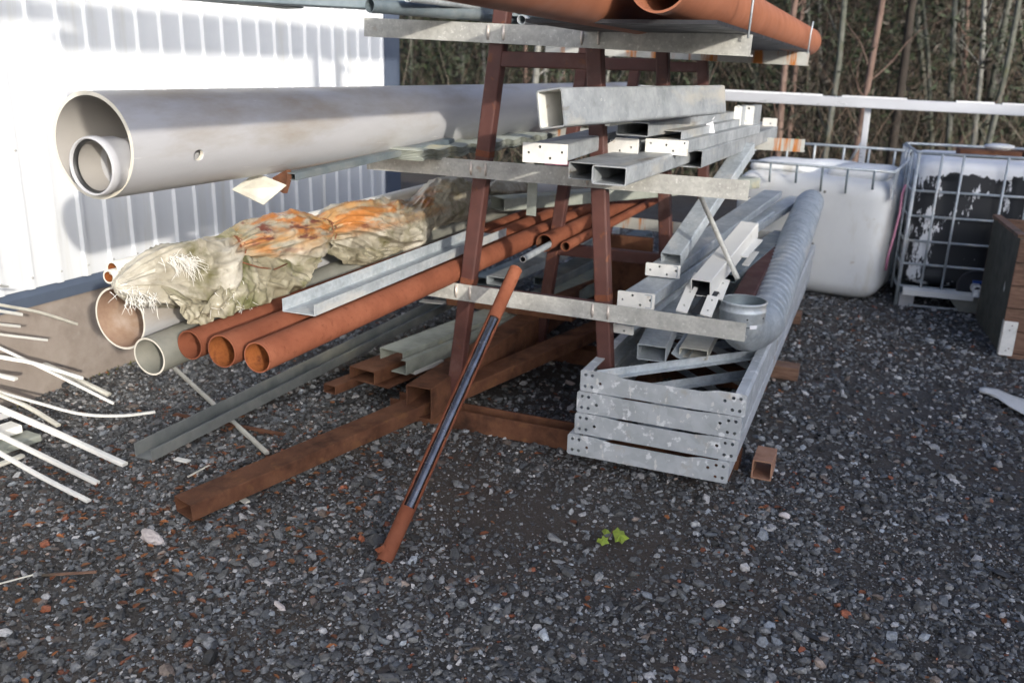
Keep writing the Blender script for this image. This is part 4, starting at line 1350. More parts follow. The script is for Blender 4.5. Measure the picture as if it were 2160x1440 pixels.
# ================================================================= TARPAULIN BUNDLE
def tarp():
    t = thing('tarpaulin_bundle', (-2.12, 3.2, .9), 'grimy rust-stained tarpaulin wrapped round long goods and tied with rusty cord', 'tarpaulin')
    key = [(243, 609, 6), (250, 607, 18), (266, 606, 28), (288, 603, 42), (315, 598, 54), (350, 590, 66), (400, 584, 76), (440, 570, 70), (470, 546, 48), (489, 527, 28), (505, 520, 42), (540, 512, 56),
           (585, 508, 62), (630, 504, 56), (665, 496, 42), (681, 491, 27), (700, 484, 40), (740, 478, 55), (790, 482, 62), (835, 478, 58), (865, 466, 46),
           (895, 450, 44), (930, 428, 54), (960, 424, 54), (985, 430, 44), (1003, 438, 28), (1012, 441, 8)]
    X0 = -2.13
    rows = []
    for px, py, hh in key:
        P = at(px, py, X=X0)
        dep = pj(P)[2]
        rows.append((P.y, P.z, hh / F * dep * .93))
    ky = np.array([r[0] for r in rows]); kz = np.array([r[1] for r in rows]); kr = np.array([r[2] for r in rows])
    ties = [at(488, 527, X=X0).y, at(681, 491, X=X0).y]
    n, seg = 420, 150
    yy = np.linspace(ky[0], ky[-1], n)
    zz = np.interp(yy, ky, kz); rr = np.interp(yy, ky, kr)
    V = []
    for k in range(n):
        y, z, r = yy[k], zz[k], rr[k]
        td = min(abs(y - q) for q in ties)
        tie = math.exp(-(td / .09) ** 2)
        q1 = 0
        for i in range(seg):
            a = 2 * math.pi * i / seg
            ca, sa = math.cos(a), math.sin(a)
            P = Vector((ca * 1.3, y * 3.2, sa * 1.3))
            # broad crumple, long tension creases, and gathers near the ties
            w1 = mnoise.noise(Vector((ca * 1.1, y * 3.0, sa * 1.1))) * .34
            wy = y + .10 * mnoise.noise(Vector((ca * 1.5, y * 2, sa * 1.5)))
            tw_ = a + 1.6 * mnoise.noise(Vector((y * 1.3, 2.2, 0)))
            rg = 1 - abs(mnoise.noise(Vector((math.cos(tw_) * 2.1, wy * 2.4, math.sin(tw_) * 2.1))) * 2)
            w2 = (max(rg, 0) ** 2) * .20 - .12
            rg2 = 1 - abs(mnoise.noise(Vector((math.cos(tw_) * 3.6, wy * 5.2 + 9, math.sin(tw_) * 3.6))) * 2)
            w3 = (max(rg2, 0) ** 3) * .085
            g = math.sin(a * 11 + 3 * mnoise.noise(Vector((ca * 2, y * 5, sa * 2)))) * .15 * tie
            calm = 1 if y < 3.7 else max(.30, 1 - (y - 3.7) / .5)
            f = 1 + (w1 + w2 + w3) * (1 - .45 * tie) * calm + g
            rad = r * f
            dx = 1.05
            V.append((X0 + ca * rad * dx, y, z + sa * rad))
    Fc = []
    for k in range(n - 1):
        for i in range(seg):
            j = (i + 1) % seg
            Fc.append((k * seg + i, (k + 1) * seg + i, (k + 1) * seg + j, k * seg + j))
    Fc.append(tuple(range(seg))); Fc.append(tuple((n - 1) * seg + i for i in reversed(range(seg))))
    mesh('wrapped_sheet', V, Fc, M['tarp_stained'], t, smooth=True)
    # loose flaps hanging to the right of the bundle, between it and the rusty pipes
    def flap(top, bot, xo_t, xo_b, nm='hanging_flap', amp=.012, seed=0):
        nu, nv = 90, 46
        V, Fc = [], []
        tp = [at(px, py, X=X0 + xo_t) for px, py in top]
        bt = [at(px, py, X=X0 + xo_b) for px, py in bot]
        def smp(P, q):
            f = q * (len(P) - 1); i = min(int(f), len(P) - 2); g = f - i
            g = g * g * (3 - 2 * g) * .5 + g * .5
            return P[i] * (1 - g) + P[i + 1] * g
        for j in range(nv):
            v = j / (nv - 1)
            for i in range(nu):
                q = i / (nu - 1)
                P = smp(tp, q) * (1 - v) + smp(bt, q) * v
                e = math.sin(v * math.pi)
                fold = mnoise.noise(Vector((q * 5 + v * 1.5 + seed, v * 1.2, seed))) * 1.6 + (1 - abs(mnoise.noise(Vector((q * 8 - v * 3, v * 2 + seed, 2))) * 2)) ** 3 * 1.0
                P = P + Vector((amp * fold * (.35 + e * .9) + .02 * e, amp * .6 * fold, amp * .4 * mnoise.noise(Vector((q * 7, v * 5, seed + 4)))))
                V.append(P)
        for j in range(nv - 1):
            for i in range(nu - 1):
                Fc.append((j * nu + i, j * nu + i + 1, (j + 1) * nu + i + 1, (j + 1) * nu + i))
        o = mesh(nm, V, Fc, 'tarp', t, smooth=True)
        md = o.modifiers.new('thickness', 'SOLIDIFY'); md.thickness = .0025
    flap([(330, 600), (400, 610), (450, 590), (490, 545)], [(372, 652), (395, 682), (435, 690), (486, 640)], .05, .13, seed=3, amp=.016)
    flap([(455, 575), (490, 540), (540, 545), (600, 540)], [(420, 660), (465, 672), (505, 655), (560, 640)], .06, .145, seed=11, amp=.018)
    flap([(490, 545), (560, 560), (630, 545), (680, 510)], [(492, 648), (560, 640), (628, 628), (662, 560)], .07, .12, seed=21, amp=.016)
    flap([(684, 505), (720, 520), (770, 525), (820, 515)], [(690, 530), (722, 556), (775, 560), (842, 528)], .06, .10, seed=31, amp=.014)
    flap([(478, 508), (486, 497), (494, 502), (500, 515)], [(440, 506), (462, 494), (488, 478), (500, 510)], .0, .0, nm='torn_corner', seed=41, amp=.004)
    # ties: rusty cord turns
    for ty, nloop in ((ties[0], 3), (ties[1], 2)):
        z = float(np.interp(ty, ky, kz)); r = float(np.interp(ty, ky, kr))
        for k in range(nloop):
            pts = []
            tl = random.uniform(-.035, .035); dy = (k - nloop / 2) * .012
            for i in range(41):
                a = 2 * math.pi * i / 40
                rr_ = r * (1.14 + .10 * mnoise.noise(Vector((math.cos(a) * 2, k * 3.3, math.sin(a) * 2))))
                pts.append(Vector((X0 + rr_ * math.cos(a), ty + dy + tl * math.sin(a + k), z + rr_ * math.sin(a))))
            sweep('tie_cord', pts, .0026, 'cord', t, seg=6)
    sweep('tie_cord', [at(496, 548, X=-2.06), at(520, 556, X=-2.03), at(548, 564, X=-2.02), at(580, 568, X=-2.02), at(606, 556, X=-2.03)], .0026, 'cord', t, seg=6)
    sweep('tie_cord', [at(452, 524, X=-2.07), at(462, 540, X=-2.05), at(468, 562, X=-2.04)], .0026, 'cord', t, seg=6)
    # frayed white threads
    th = []
    for k in range(240):
        if k < 110:
            c = at(random.gauss(385, 18), random.gauss(548, 7), X=-2.045); ln = random.uniform(.02, .07); dirn = Vector((.4, random.gauss(.25, .45), random.gauss(-.75, .5)))
        elif k < 190:
            c = at(random.gauss(290, 26), random.gauss(628, 9), X=-2.055); ln = random.uniform(.012, .045); dirn = Vector((.2, random.gauss(0, .6), random.gauss(-.5, .55)))
        else:
            c = at(random.gauss(500, 22), random.gauss(635, 14), X=-1.99); ln = random.uniform(.015, .05); dirn = Vector((.2, random.gauss(0, .7), random.gauss(-.3, .7)))
        dirn.normalize()
        pts = [c]
        for s_ in range(4):
            dirn = (dirn + Vector((random.gauss(0, .2), random.gauss(0, .2), random.gauss(-.12, .2)))).normalized()
            pts.append(pts[-1] + dirn * ln / 4)
        th.append(sweep_data(pts, [.0011, .001, .0009, .0007, .0004], 4))
    many('frayed_threads', th, 'thread', t)
    # far tail of the bundle beyond the left leg
    key2 = [(1030, 402, 6), (1050, 400, 20), (1080, 400, 24), (1110, 405, 18), (1135, 410, 5)]
    V = []
    for k in range(40):
        q = k / 39 * (len(key2) - 1); i = min(int(q), len(key2) - 2); g = q - i
        px, py, hh = [key2[i][c] * (1 - g) + key2[i + 1][c] * g for c in range(3)]
        P = at(px, py, X=X0); r = hh / F * pj(P)[2]
        for i in range(40):
            a = 2 * math.pi * i / 40
            f = 1 + .35 * mnoise.noise(Vector((math.cos(a) * 1.6, P.y * 4, math.sin(a) * 1.6)))
            V.append((X0 + r * f * math.cos(a), P.y, P.z + r * f * math.sin(a)))
    Fc = [(k * 40 + i, (k + 1) * 40 + i, (k + 1) * 40 + (i + 1) % 40, k * 40 + (i + 1) % 40) for k in range(39) for i in range(40)]
    mesh('sheet_tail', V, Fc, M['tarp_stained'], t, smooth=True)


def crumple(m):
    t = m.node_tree
    N, L = t.nodes, t.links
    b = N['Principled BSDF']
    old = b.inputs['Normal'].links[0].from_socket
    geo = N.new('ShaderNodeNewGeometry')
    wn = N.new('ShaderNodeTexNoise'); wn.inputs['Scale'].default_value = 7
    L.new(geo.outputs['Position'], wn.inputs[0])
    ad = N.new('ShaderNodeMix'); ad.data_type = 'RGBA'; ad.blend_type = 'ADD'; ad.inputs[0].default_value = .12
    L.new(geo.outputs['Position'], ad.inputs[6]); L.new(wn.outputs['Color'], ad.inputs[7])
    prev = old
    for sc_, dist in ((11, .022), (27, .008)):
        mp = N.new('ShaderNodeMapping'); mp.inputs['Scale'].default_value = (1, .6, 1); mp.inputs['Rotation'].default_value = (.5, .2, .3)
        L.new(ad.outputs[2], mp.inputs[0])
        v = N.new('ShaderNodeTexVoronoi'); v.inputs['Scale'].default_value = sc_; v.feature = 'F1'
        L.new(mp.outputs[0], v.inputs['Vector'])
        bp = N.new('ShaderNodeBump'); bp.inputs['Strength'].default_value = .75; bp.inputs['Distance'].default_value = dist
        L.new(v.outputs['Distance'], bp.inputs['Height']); L.new(prev, bp.inputs['Normal'])
        prev = bp.outputs[0]
    L.new(prev, b.inputs['Normal'])
    return m


def tarp_stained():
    m = mat('rust_stained_tarpaulin', [(0.22, 0.195, 0.14), (0.36, 0.33, 0.26), (0.52, 0.49, 0.42)], scale=6, rough=(0.25, 0.55), bump=0.3, bscale=45, bdist=0.005,
            stains=[((0.13, 0.12, 0.055), 6, 0.60, 0.07)])
    t = m.node_tree
    N, L = t.nodes, t.links
    b = N['Principled BSDF']
    prev = b.inputs['Base Color'].links[0].from_socket
    geo = N.new('ShaderNodeNewGeometry')
    sep = N.new('ShaderNodeSeparateXYZ')
    L.new(geo.outputs['Position'], sep.inputs[0])
    # rust soaked into the top of the cloth beyond the first tie: streaky noise, only for Y above 2.5
    ys_ = N.new('ShaderNodeMapRange')
    ys_.inputs[1].default_value = 2.47; ys_.inputs[2].default_value = 2.62
    L.new(sep.outputs['Y'], ys_.inputs[0])
    ye = N.new('ShaderNodeMapRange')
    ye.inputs[1].default_value = 4.25; ye.inputs[2].default_value = 3.95
    L.new(sep.outputs['Y'], ye.inputs[0])
    zs = N.new('ShaderNodeMapRange')
    zs.inputs[1].default_value = .90; zs.inputs[2].default_value = .97
    L.new(sep.outputs['Z'], zs.inputs[0])
    mp = N.new('ShaderNodeMapping'); mp.inputs['Scale'].default_value = (1, .40, 1.7)
    L.new(geo.outputs['Position'], mp.inputs[0])
    for (col, th, so_, sc_) in (((0.42, 0.24, 0.10), .50, .07, 7), ((0.40, 0.16, 0.045), .545, .05, 11), ((0.15, 0.055, 0.04), .60, .03, 12)):
        n = N.new('ShaderNodeTexNoise'); n.inputs['Scale'].default_value = sc_; n.inputs['Detail'].default_value = 9; n.inputs['Roughness'].default_value = .6
        L.new(mp.outputs[0], n.inputs[0])
        r = N.new('ShaderNodeMapRange'); r.inputs[1].default_value = th - so_; r.inputs[2].default_value = th + so_
        L.new(n.outputs[0], r.inputs[0])
        f = r.outputs[0]
        for o_ in (ys_, ye, zs):
            mu = N.new('ShaderNodeMath'); mu.operation = 'MULTIPLY'
            L.new(f, mu.inputs[0]); L.new(o_.outputs[0], mu.inputs[1])
            f = mu.outputs[0]
        mx = N.new('ShaderNodeMix'); mx.data_type = 'RGBA'
        L.new(f, mx.inputs[0]); L.new(prev, mx.inputs[6]); mx.inputs[7].default_value = lin(col)
        prev = mx.outputs[2]
    L.new(prev, b.inputs['Base Color'])
    return crumple(m)
M['tarp_stained'] = tarp_stained()
crumple(M['tarp'])
tarp()

# ================================================================= PLASTIC STRIPS LEFT
def strip(px, label, wd=.016, m_='white_pl', ext=True):
    wd *= 1.3
    """px: list of (x, y, Z) photo points with their height above ground"""
    P = []
    for q in px:
        P.append(at(q[0], q[1], X=q[3]) if len(q) > 3 and q[3] is not None else at(q[0], q[1], Z=q[2]))
    d0 = (P[0] - P[1]).normalized()
    P = [P[0] + d0 * .5] + P
    # resample smoothly
    pts = []
    n = len(P)
    for i in range(n - 1):
        a, b, c, d_ = P[max(i - 1, 0)], P[i], P[i + 1], P[min(i + 2, n - 1)]
        for k in range(6):
            q = k / 6
            pts.append(.5 * ((2 * b) + (c - a) * q + (2 * a - 5 * b + 4 * c - d_) * q * q + (3 * b - a - 3 * c + d_) * q ** 3))
    pts.append(P[-1])
    V, Fc = [], []
    for k, p in enumerate(pts):
        tn = (pts[min(k + 1, len(pts) - 1)] - pts[max(k - 1, 0)]).normalized()
        s = tn.cross(Vector((0, 0, 1))).normalized(); u = s.cross(tn)
        h = wd * .55
        for a, b in ((-wd / 2, -h / 2), (wd / 2, -h / 2), (wd / 2, h * .3), (wd * .3, h / 2), (-wd * .3, h / 2), (-wd / 2, h * .3)):
            V.append(p + s * a + u * b)
    for k in range(len(pts) - 1):
        for i in range(6):
            j = (i + 1) % 6
            Fc.append((k * 6 + i, k * 6 + j, (k + 1) * 6 + j, (k + 1) * 6 + i))
    Fc.append(tuple(reversed(range(6)))); Fc.append(tuple((len(pts) - 1) * 6 + i for i in range(6)))
    o = mesh('plastic_strip', V, Fc, m_)
    return tag(o, label, 'strip', 'white plastic strips fanning in from the left')
strip([(-5, 602, 0, -3.3), (14, 604, 0, -3.35)], 'topmost short strip end poking in at the left edge, above the flashing', .013)
strip([(0, 643, 0, -3.48), (80, 658, 0, -3.52), (160, 683, 0, -3.56)], 'greyish strip sagging across the plinth just below the flashing', .018, 'cream_pl')
strip([(0, 656, 0, -3.25), (43, 663, 0, -3.28)], 'short white strip end crossing the start of the greyish strip', .018)
strip([(0, 684, 0, -3.30), (39, 688, 0, -3.33)], 'short straight white strip end, second below the flashing', .016)
strip([(0, 705, 0, -3.30), (97, 717, 0, -3.36)], 'medium white strip end lying nearly level in front of the plinth', .015)
strip([(0, 722, .30), (90, 765, .16), (231, 832, .02)], 'long grey strip running from the left edge to the foot of the plinth', .022, 'cream_pl')
strip([(0, 733, .36), (120, 790, .20), (240, 850, .03)], 'long white strip just in front of the long grey one', .015)
strip([(0, 752, .33), (70, 765, .30), (175, 797, .20)], 'white strip ending above the gravel at the plinth corner', .017)
strip([(0, 791, .26), (34, 799, .25)], 'stubby white strip end at the left edge, mid height', .018)
strip([(0, 826, .20), (70, 846, .14), (170, 872, .06), (255, 876, .04), (327, 868, .035)], 'strongly curved white strip bowing away to the right over the gravel', .013)
strip([(0, 832, .20), (60, 858, .14), (124, 897, .09)], 'short cream strip between the curved one and the thick one', .016, 'cream_pl')
strip([(0, 860, .18), (110, 908, .10), (190, 945, .05), (264, 979, .015)], 'thickest white strip, its tip on the gravel left of the zinc channel', .022)
strip([(0, 917, .12), (100, 966, .06), (206, 1018, .015)], 'white strip second from the bottom of the fan', .018)
strip([(0, 955, .10), (90, 1006, .05), (188, 1056, .012)], 'lowest white strip of the fan, nearest the viewer', .015)
# profile ends at the left edge
a, b = at(50, 905, Z=.05), at(-60, 950, Z=.05)
for (px0, py0, px1, py1, Z, w_, h_, m_, lab) in ((48, 912, -60, 948, .06, .085, .035, 'white_pl', 'cream white plastic trunking end at the left edge, upper of the pile'),
                                            (88, 930, -60, 985, .02, .10, .03, 'galv_green', 'grey trunking end under the cream one at the left edge'),
                                            (54, 965, -60, 1010, .004, .03, .014, 'cream_pl', 'thin cream lath under the grey trunking at the left edge'),
                                            (22, 880, -60, 905, .10, .08, .03, 'pvc', 'pale grey trunking end on top of the pile at the left edge')):
    a, b = at(px0, py0, Z=Z), at(px1, py1, Z=Z)
    o = rhs('trunking', a, b - a, 1.4, w_, h_, m_, t=.002, r=.005)
    tag(o, lab, 'trunking')
# ground bits
def lie(name, x0, y0, x1, y1, w_, h_, m_, lab, cat, Z=.012):
    a, b = at(x0, y0, Z=Z), at(x1, y1, Z=Z)
    return tag(box(name, a, b - a, (b - a).length, w_, h_, m_), lab, cat)
lie('plastic_lath', 370, 776, 568, 957, .018, .012, 'cream_pl', 'cream plastic lath on the gravel passing under the zinc channel', 'lath')
lie('rusty_strip', 372, 872, 604, 915, .028, .005, 'rust_brown', 'narrow rusty flat bar on the gravel beside the cream lath', 'bar')
lie('plastic_piece', 508, 1046, 528, 1058, .025, .006, 'cream_pl', 'small cream plastic chip beside the rusty box tube', 'chip')
lie('plastic_piece', 375, 966, 403, 972, .025, .006, 'white_pl', 'small white plastic chip beside the end of the zinc channel', 'chip')
lie('stick', 395, 1006, 440, 982, .006, .005, 'cream_pl', 'short pale stick on rusty leaves near the zinc channel', 'stick')
lie('stick', -20, 1236, 70, 1212, .004, .004, 'cream_pl', 'thin straw stalk at the lower left edge', 'stick')
lie('stick', 90, 1212, 205, 1205, .010, .005, 'wood', 'brown dead twig with leaves in the lower left foreground', 'stick')
lie('stick', 1130, 750, 1170, 768, .02, .008, 'cream_pl', 'broken tan splinter lying inside the rack foot', 'stick')
lie('scrap_sheet', 892, 632, 940, 637, .05, .004, 'white_pl', 'small white scrap under the left end of the lowest arm', 'scrap', Z=.5)
# pale rock
def rock(px, py, sx, sy, sz, lab, m_='rock'):
    P = at(px, py, Z=.0)
    import bmesh
    bm = bmesh.new()
    bmesh.ops.create_icosphere(bm, subdivisions=3, radius=1)
    for v in bm.verts:
        n = mnoise.noise(v.co * 1.3 + Vector((px, py, 0))) * .35 + mnoise.noise(v.co * 3.1) * .12
        v.co = v.co * (1 + n)
        v.co = Vector((v.co.x * sx, v.co.y * sy, max(v.co.z, -.3) * sz))
    me = bpy.data.meshes.new('rock'); bm.to_mesh(me); bm.free()
    me.materials.append(M[m_])
    o = link(bpy.data.objects.new('rock', me)); o.location = (P.x, P.y, .005)
    o.rotation_euler.z = random.uniform(-.4, .4)
    return tag(o, lab, 'rock')
rock(320, 1136, .052, .026, .026, 'pale pinkish rock on the gravel at the lower left')
rock(1655, 1130 - 40, .022, .015, .012, 'small pale stone right of the yellow green leaves')
rock(590, 1280, .030, .010, .008, 'slender pale grey stone in the left foreground')
# yellow green leaves
t = thing('leaf_sprig', at(1295, 1135, Z=.01), 'bright yellow green leaves lying on the gravel', 'leaves')
for pts in ([(1258, 1142), (1262, 1134), (1268, 1136), (1272, 1128), (1277, 1133), (1284, 1132), (1281, 1139), (1286, 1146), (1277, 1147), (1270, 1151), (1266, 1145)],
            [(1291, 1119), (1297, 1117), (1303, 1111), (1308, 1118), (1316, 1119), (1318, 1127), (1328, 1135), (1319, 1139), (1312, 1147), (1306, 1141), (1297, 1143), (1296, 1133)],
            [(1269, 1119), (1276, 1114), (1283, 1117), (1288, 1124), (1280, 1125), (1274, 1127)]):
    V = [at(x, y, Z=.022 + random.uniform(-.004, .009)) for x, y in pts]
    c = sum(V, Vector()) / len(V) + Vector((0, 0, .004))
    n = len(V)
    mesh('leaf', V + [c], [((i + 1) % n, i, n) for i in range(n)], 'leafy', t)
sweep('stem', [at(1284, 1135, Z=.02), at(1292, 1120, Z=.026), at(1296, 1106, Z=.02)], .0012, 'cord', t, seg=5)
# white torn plastic at the right edge
def torn():
    V, Fc = [], []
    for k, (x, y, w_) in enumerate(((2066, 821, 10), (2080, 822, 16), (2105, 828, 20), (2130, 842, 26), (2165, 856, 34), (2210, 880, 36))):
        for j in range(5):
            q = j / 4
            P = at(x, y + w_ * (q - .4), Z=.02 + .02 * mnoise.noise(Vector((k * .9, j * .8, 3))))
            V.append(P)
    for k in range(5):
        for j in range(4): Fc.append((k * 5 + j, k * 5 + j + 1, (k + 1) * 5 + j + 1, (k + 1) * 5 + j))
    o = mesh('torn_plastic', V, Fc, 'white_pl', smooth=True)
    md = o.modifiers.new('thickness', 'SOLIDIFY'); md.thickness = .002
    tag(o, 'torn strip of white plastic film on the gravel at the right edge', 'scrap')
torn()

# ================================================================= TANKS
def bottle_mesh(w_, d_, h_, nu=96, nv=40, rc=.10, ribs=4, groove=.016):
    """rounded plastic tank with vertical grooves"""
    V, Fc = [], []
    def sq(a):
        c, s = math.cos(a), math.sin(a)
        p = 9.0
        f = (abs(c) ** p + abs(s) ** p) ** (-1 / p)
        return c * f, s * f
    for j in range(nv):
        v = j / (nv - 1)
        z = h_ * v
        e = min(v * h_, (1 - v) * h_)
        ins = 0
        if e < rc * .8: ins = rc * .8 - math.sqrt(max(0, (rc * .8) ** 2 - (rc * .8 - e) ** 2))
        for i in range(nu):
            a = 2 * math.pi * (i + .5) / nu
            x, y = sq(a)
            X, Y = x * (w_ / 2 - ins), y * (d_ / 2 - ins)
            if abs(y) > .985 and abs(x) < .9 and .12 < v < .86:
                g = math.cos(x * math.pi * ribs)
                Y -= math.copysign(groove * max(0, g) ** 6, y)
            if abs(x) > .985 and abs(y) < .9 and .12 < v < .86:
                g = math.cos(y * math.pi * ribs)
                X -= math.copysign(groove * max(0, g) ** 6, x)
            V.append((X, Y, z))
    for j in range(nv - 1):
        for i in range(nu):
            k = (i + 1) % nu
            Fc.append((j * nu + i, j * nu + k, (j + 1) * nu + k, (j + 1) * nu + i))
    b = len(V)
    V.append((0, 0, h_ + .015)); V.append((0, 0, 0))
    # domed top in two steps
    top0 = (nv - 1) * nu
    for i in range(nu): Fc.append((top0 + i, top0 + (i + 1) % nu, b))
    for i in range(nu): Fc.append(((i + 1) % nu, i, b + 1))
    return V, Fc


def xf(V, loc, rz):
    c, s = math.cos(rz), math.sin(rz)
    return [(loc[0] + x * c - y * s, loc[1] + x * s + y * c, loc[2] + z) for x, y, z in V]


def tank_left():
    # front lower edge from (1600..) to (1850,640)
    w_, d_, h_ = 1.16, .92, .92
    rz = math.radians(-10)
    fr = at(1836, 642, Z=0)                # front right corner on the ground
    loc = Vector((fr.x, fr.y, 0)) + Matrix.Rotation(rz, 3, 'Z') @ Vector((-w_ / 2 + .02, d_ / 2, 0))
    t = thing('water_tank', loc, 'milky white plastic tank standing on the gravel, cut cage ring round its top', 'tank')
    V, Fc = bottle_mesh(w_, d_, h_, nu=160, rc=.17, ribs=2, groove=.022)
    mesh('bottle', xf(V, loc, rz), Fc, 'tank', t, smooth=True)
    # raised shoulders on top
    for (x, y, a, b_) in ((-.28, -.05, .24, .30), (.30, -.05, .22, .30), (.0, .2, .2, .12)):
        V, Fc = bottle_mesh(a * 2, b_ * 2, .085, 48, 8, .05, 0, 0)
        mesh('shoulder', xf([(p[0] + x, p[1] + y, p[2] + h_ - .03) for p in V], loc, rz), Fc, 'tank', t, smooth=True)
    # cage ring: rails and stub bars
    def W(x, y, z):
        v = Matrix.Rotation(rz, 3, 'Z') @ Vector((x, y, 0))
        return Vector((loc.x + v.x, loc.y + v.y, z))
    hx_, hy_ = w_ / 2 + .012, d_ / 2 + .015
    zf, zb = 0.985, 1.075
    zc = lambda y: zf + (zb - zf) * (y + hy_) / (2 * hy_)
    cs = [(-hx_, -hy_), (hx_, -hy_), (hx_, hy_), (-hx_, hy_)]
    for i in range(4):
        a, b = cs[i], cs[(i + 1) % 4]
        sweep('cage_rail', [W(a[0], a[1], zc(a[1])), W((a[0] + b[0]) / 2, (a[1] + b[1]) / 2, zc((a[1] + b[1]) / 2)), W(b[0], b[1], zc(b[1]))], .0105, 'galv', t, seg=10)
    for x in (-.52, -.30, -.10, .09, .27, .455):
        L_ = .16 + .03 * math.sin(x * 9)
        sweep('cage_stub', [W(x, -hy_ - .004, zf), W(x, -hy_ - .006, zf - L_ * .5), W(x + .002, -hy_ - .004, zf - L_)], .008, 'galv_dark', t, seg=8)
    for x in (-.45, -.22, .02, .22, .42):
        sweep('cage_stub', [W(x, hy_, zb), W(x, hy_, zb - .1), W(x, hy_, zb - .22)], .009, 'galv', t, seg=8)
    plate('side_plate', [(0, 0), (.05, 0), (.16, .20), (0, .20)], [], W(hx_, -hy_ + .02, zf - .20), Matrix.Rotation(rz, 3, 'Z') @ Vector((0, 1, .0)), (0, 0, 1), .004, 'galv', t)
    for x in (-.545, -.50):
        lathe('bolt', W(x, -hy_ - .014, zf - .02), Matrix.Rotation(rz, 3, 'Z') @ Vector((0, -1, 0)), [(.016, 0), (.016, .008), (.010, .014), (.001, .016)], 'chrome', t, seg=12)
    for (x, z) in ((.12, .80), (.08, .40), (.06, .24)):
        lathe('moulding_mark', W(x, -hy_ + .018, z), Matrix.Rotation(rz, 3, 'Z') @ Vector((0, -1, 0)), [(.012, 0), (.010, .003), (.001, .003)], 'pvc_green', t, seg=12)
tank_left()

def paint_material():
    m = mat('peeling_black_paint_on_white_tank', [(0.68, 0.69, 0.70), (0.76, 0.77, 0.78)], scale=4, rough=(0.4, 0.6), bump=0.08)
    t = m.node_tree
    N, L = t.nodes, t.links
    b = N['Principled BSDF']
    prev = b.inputs['Base Color'].links[0].from_socket
    geo = N.new('ShaderNodeNewGeometry')
    sep = N.new('ShaderNodeSeparateXYZ'); L.new(geo.outputs['Position'], sep.inputs[0])
    mp = N.new('ShaderNodeMapping'); mp.inputs['Scale'].default_value = (1, 1, .36)
    L.new(geo.outputs['Position'], mp.inputs[0])
    n = N.new('ShaderNodeTexNoise'); n.inputs['Scale'].default_value = 9.0; n.inputs['Detail'].default_value = 10; n.inputs['Roughness'].default_value = .7
    L.new(mp.outputs[0], n.inputs[0])
    # paint was kept clear of the top shoulder and is worn most on the left side
    ztop = N.new('ShaderNodeMapRange'); ztop.inputs[1].default_value = .965; ztop.inputs[2].default_value = 1.065; ztop.inputs[3].default_value = 0; ztop.inputs[4].default_value = .45
    L.new(sep.outputs['Z'], ztop.inputs[0])
    xl = N.new('ShaderNodeMapRange'); xl.inputs[1].default_value = .62; xl.inputs[2].default_value = .22; xl.inputs[3].default_value = -.02; xl.inputs[4].default_value = .10
    L.new(sep.outputs['X'], xl.inputs[0])
    a1 = N.new('ShaderNodeMath'); a1.operation = 'ADD'; L.new(n.outputs[0], a1.inputs[0]); L.new(ztop.outputs[0], a1.inputs[1])
    a2 = N.new('ShaderNodeMath'); a2.operation = 'ADD'; L.new(a1.outputs[0], a2.inputs[0]); L.new(xl.outputs[0], a2.inputs[1])
    r = N.new('ShaderNodeMapRange'); r.inputs[1].default_value = .585; r.inputs[2].default_value = .572
    L.new(a2.outputs[0], r.inputs[0])
    mx = N.new('ShaderNodeMix'); mx.data_type = 'RGBA'
    L.new(r.outputs[0], mx.inputs[0]); L.new(prev, mx.inputs[6]); mx.inputs[7].default_value = (.014, .016, .019, 1)
    L.new(mx.outputs[2], b.inputs['Base Color'])
    return m
M['peel'] = paint_material()

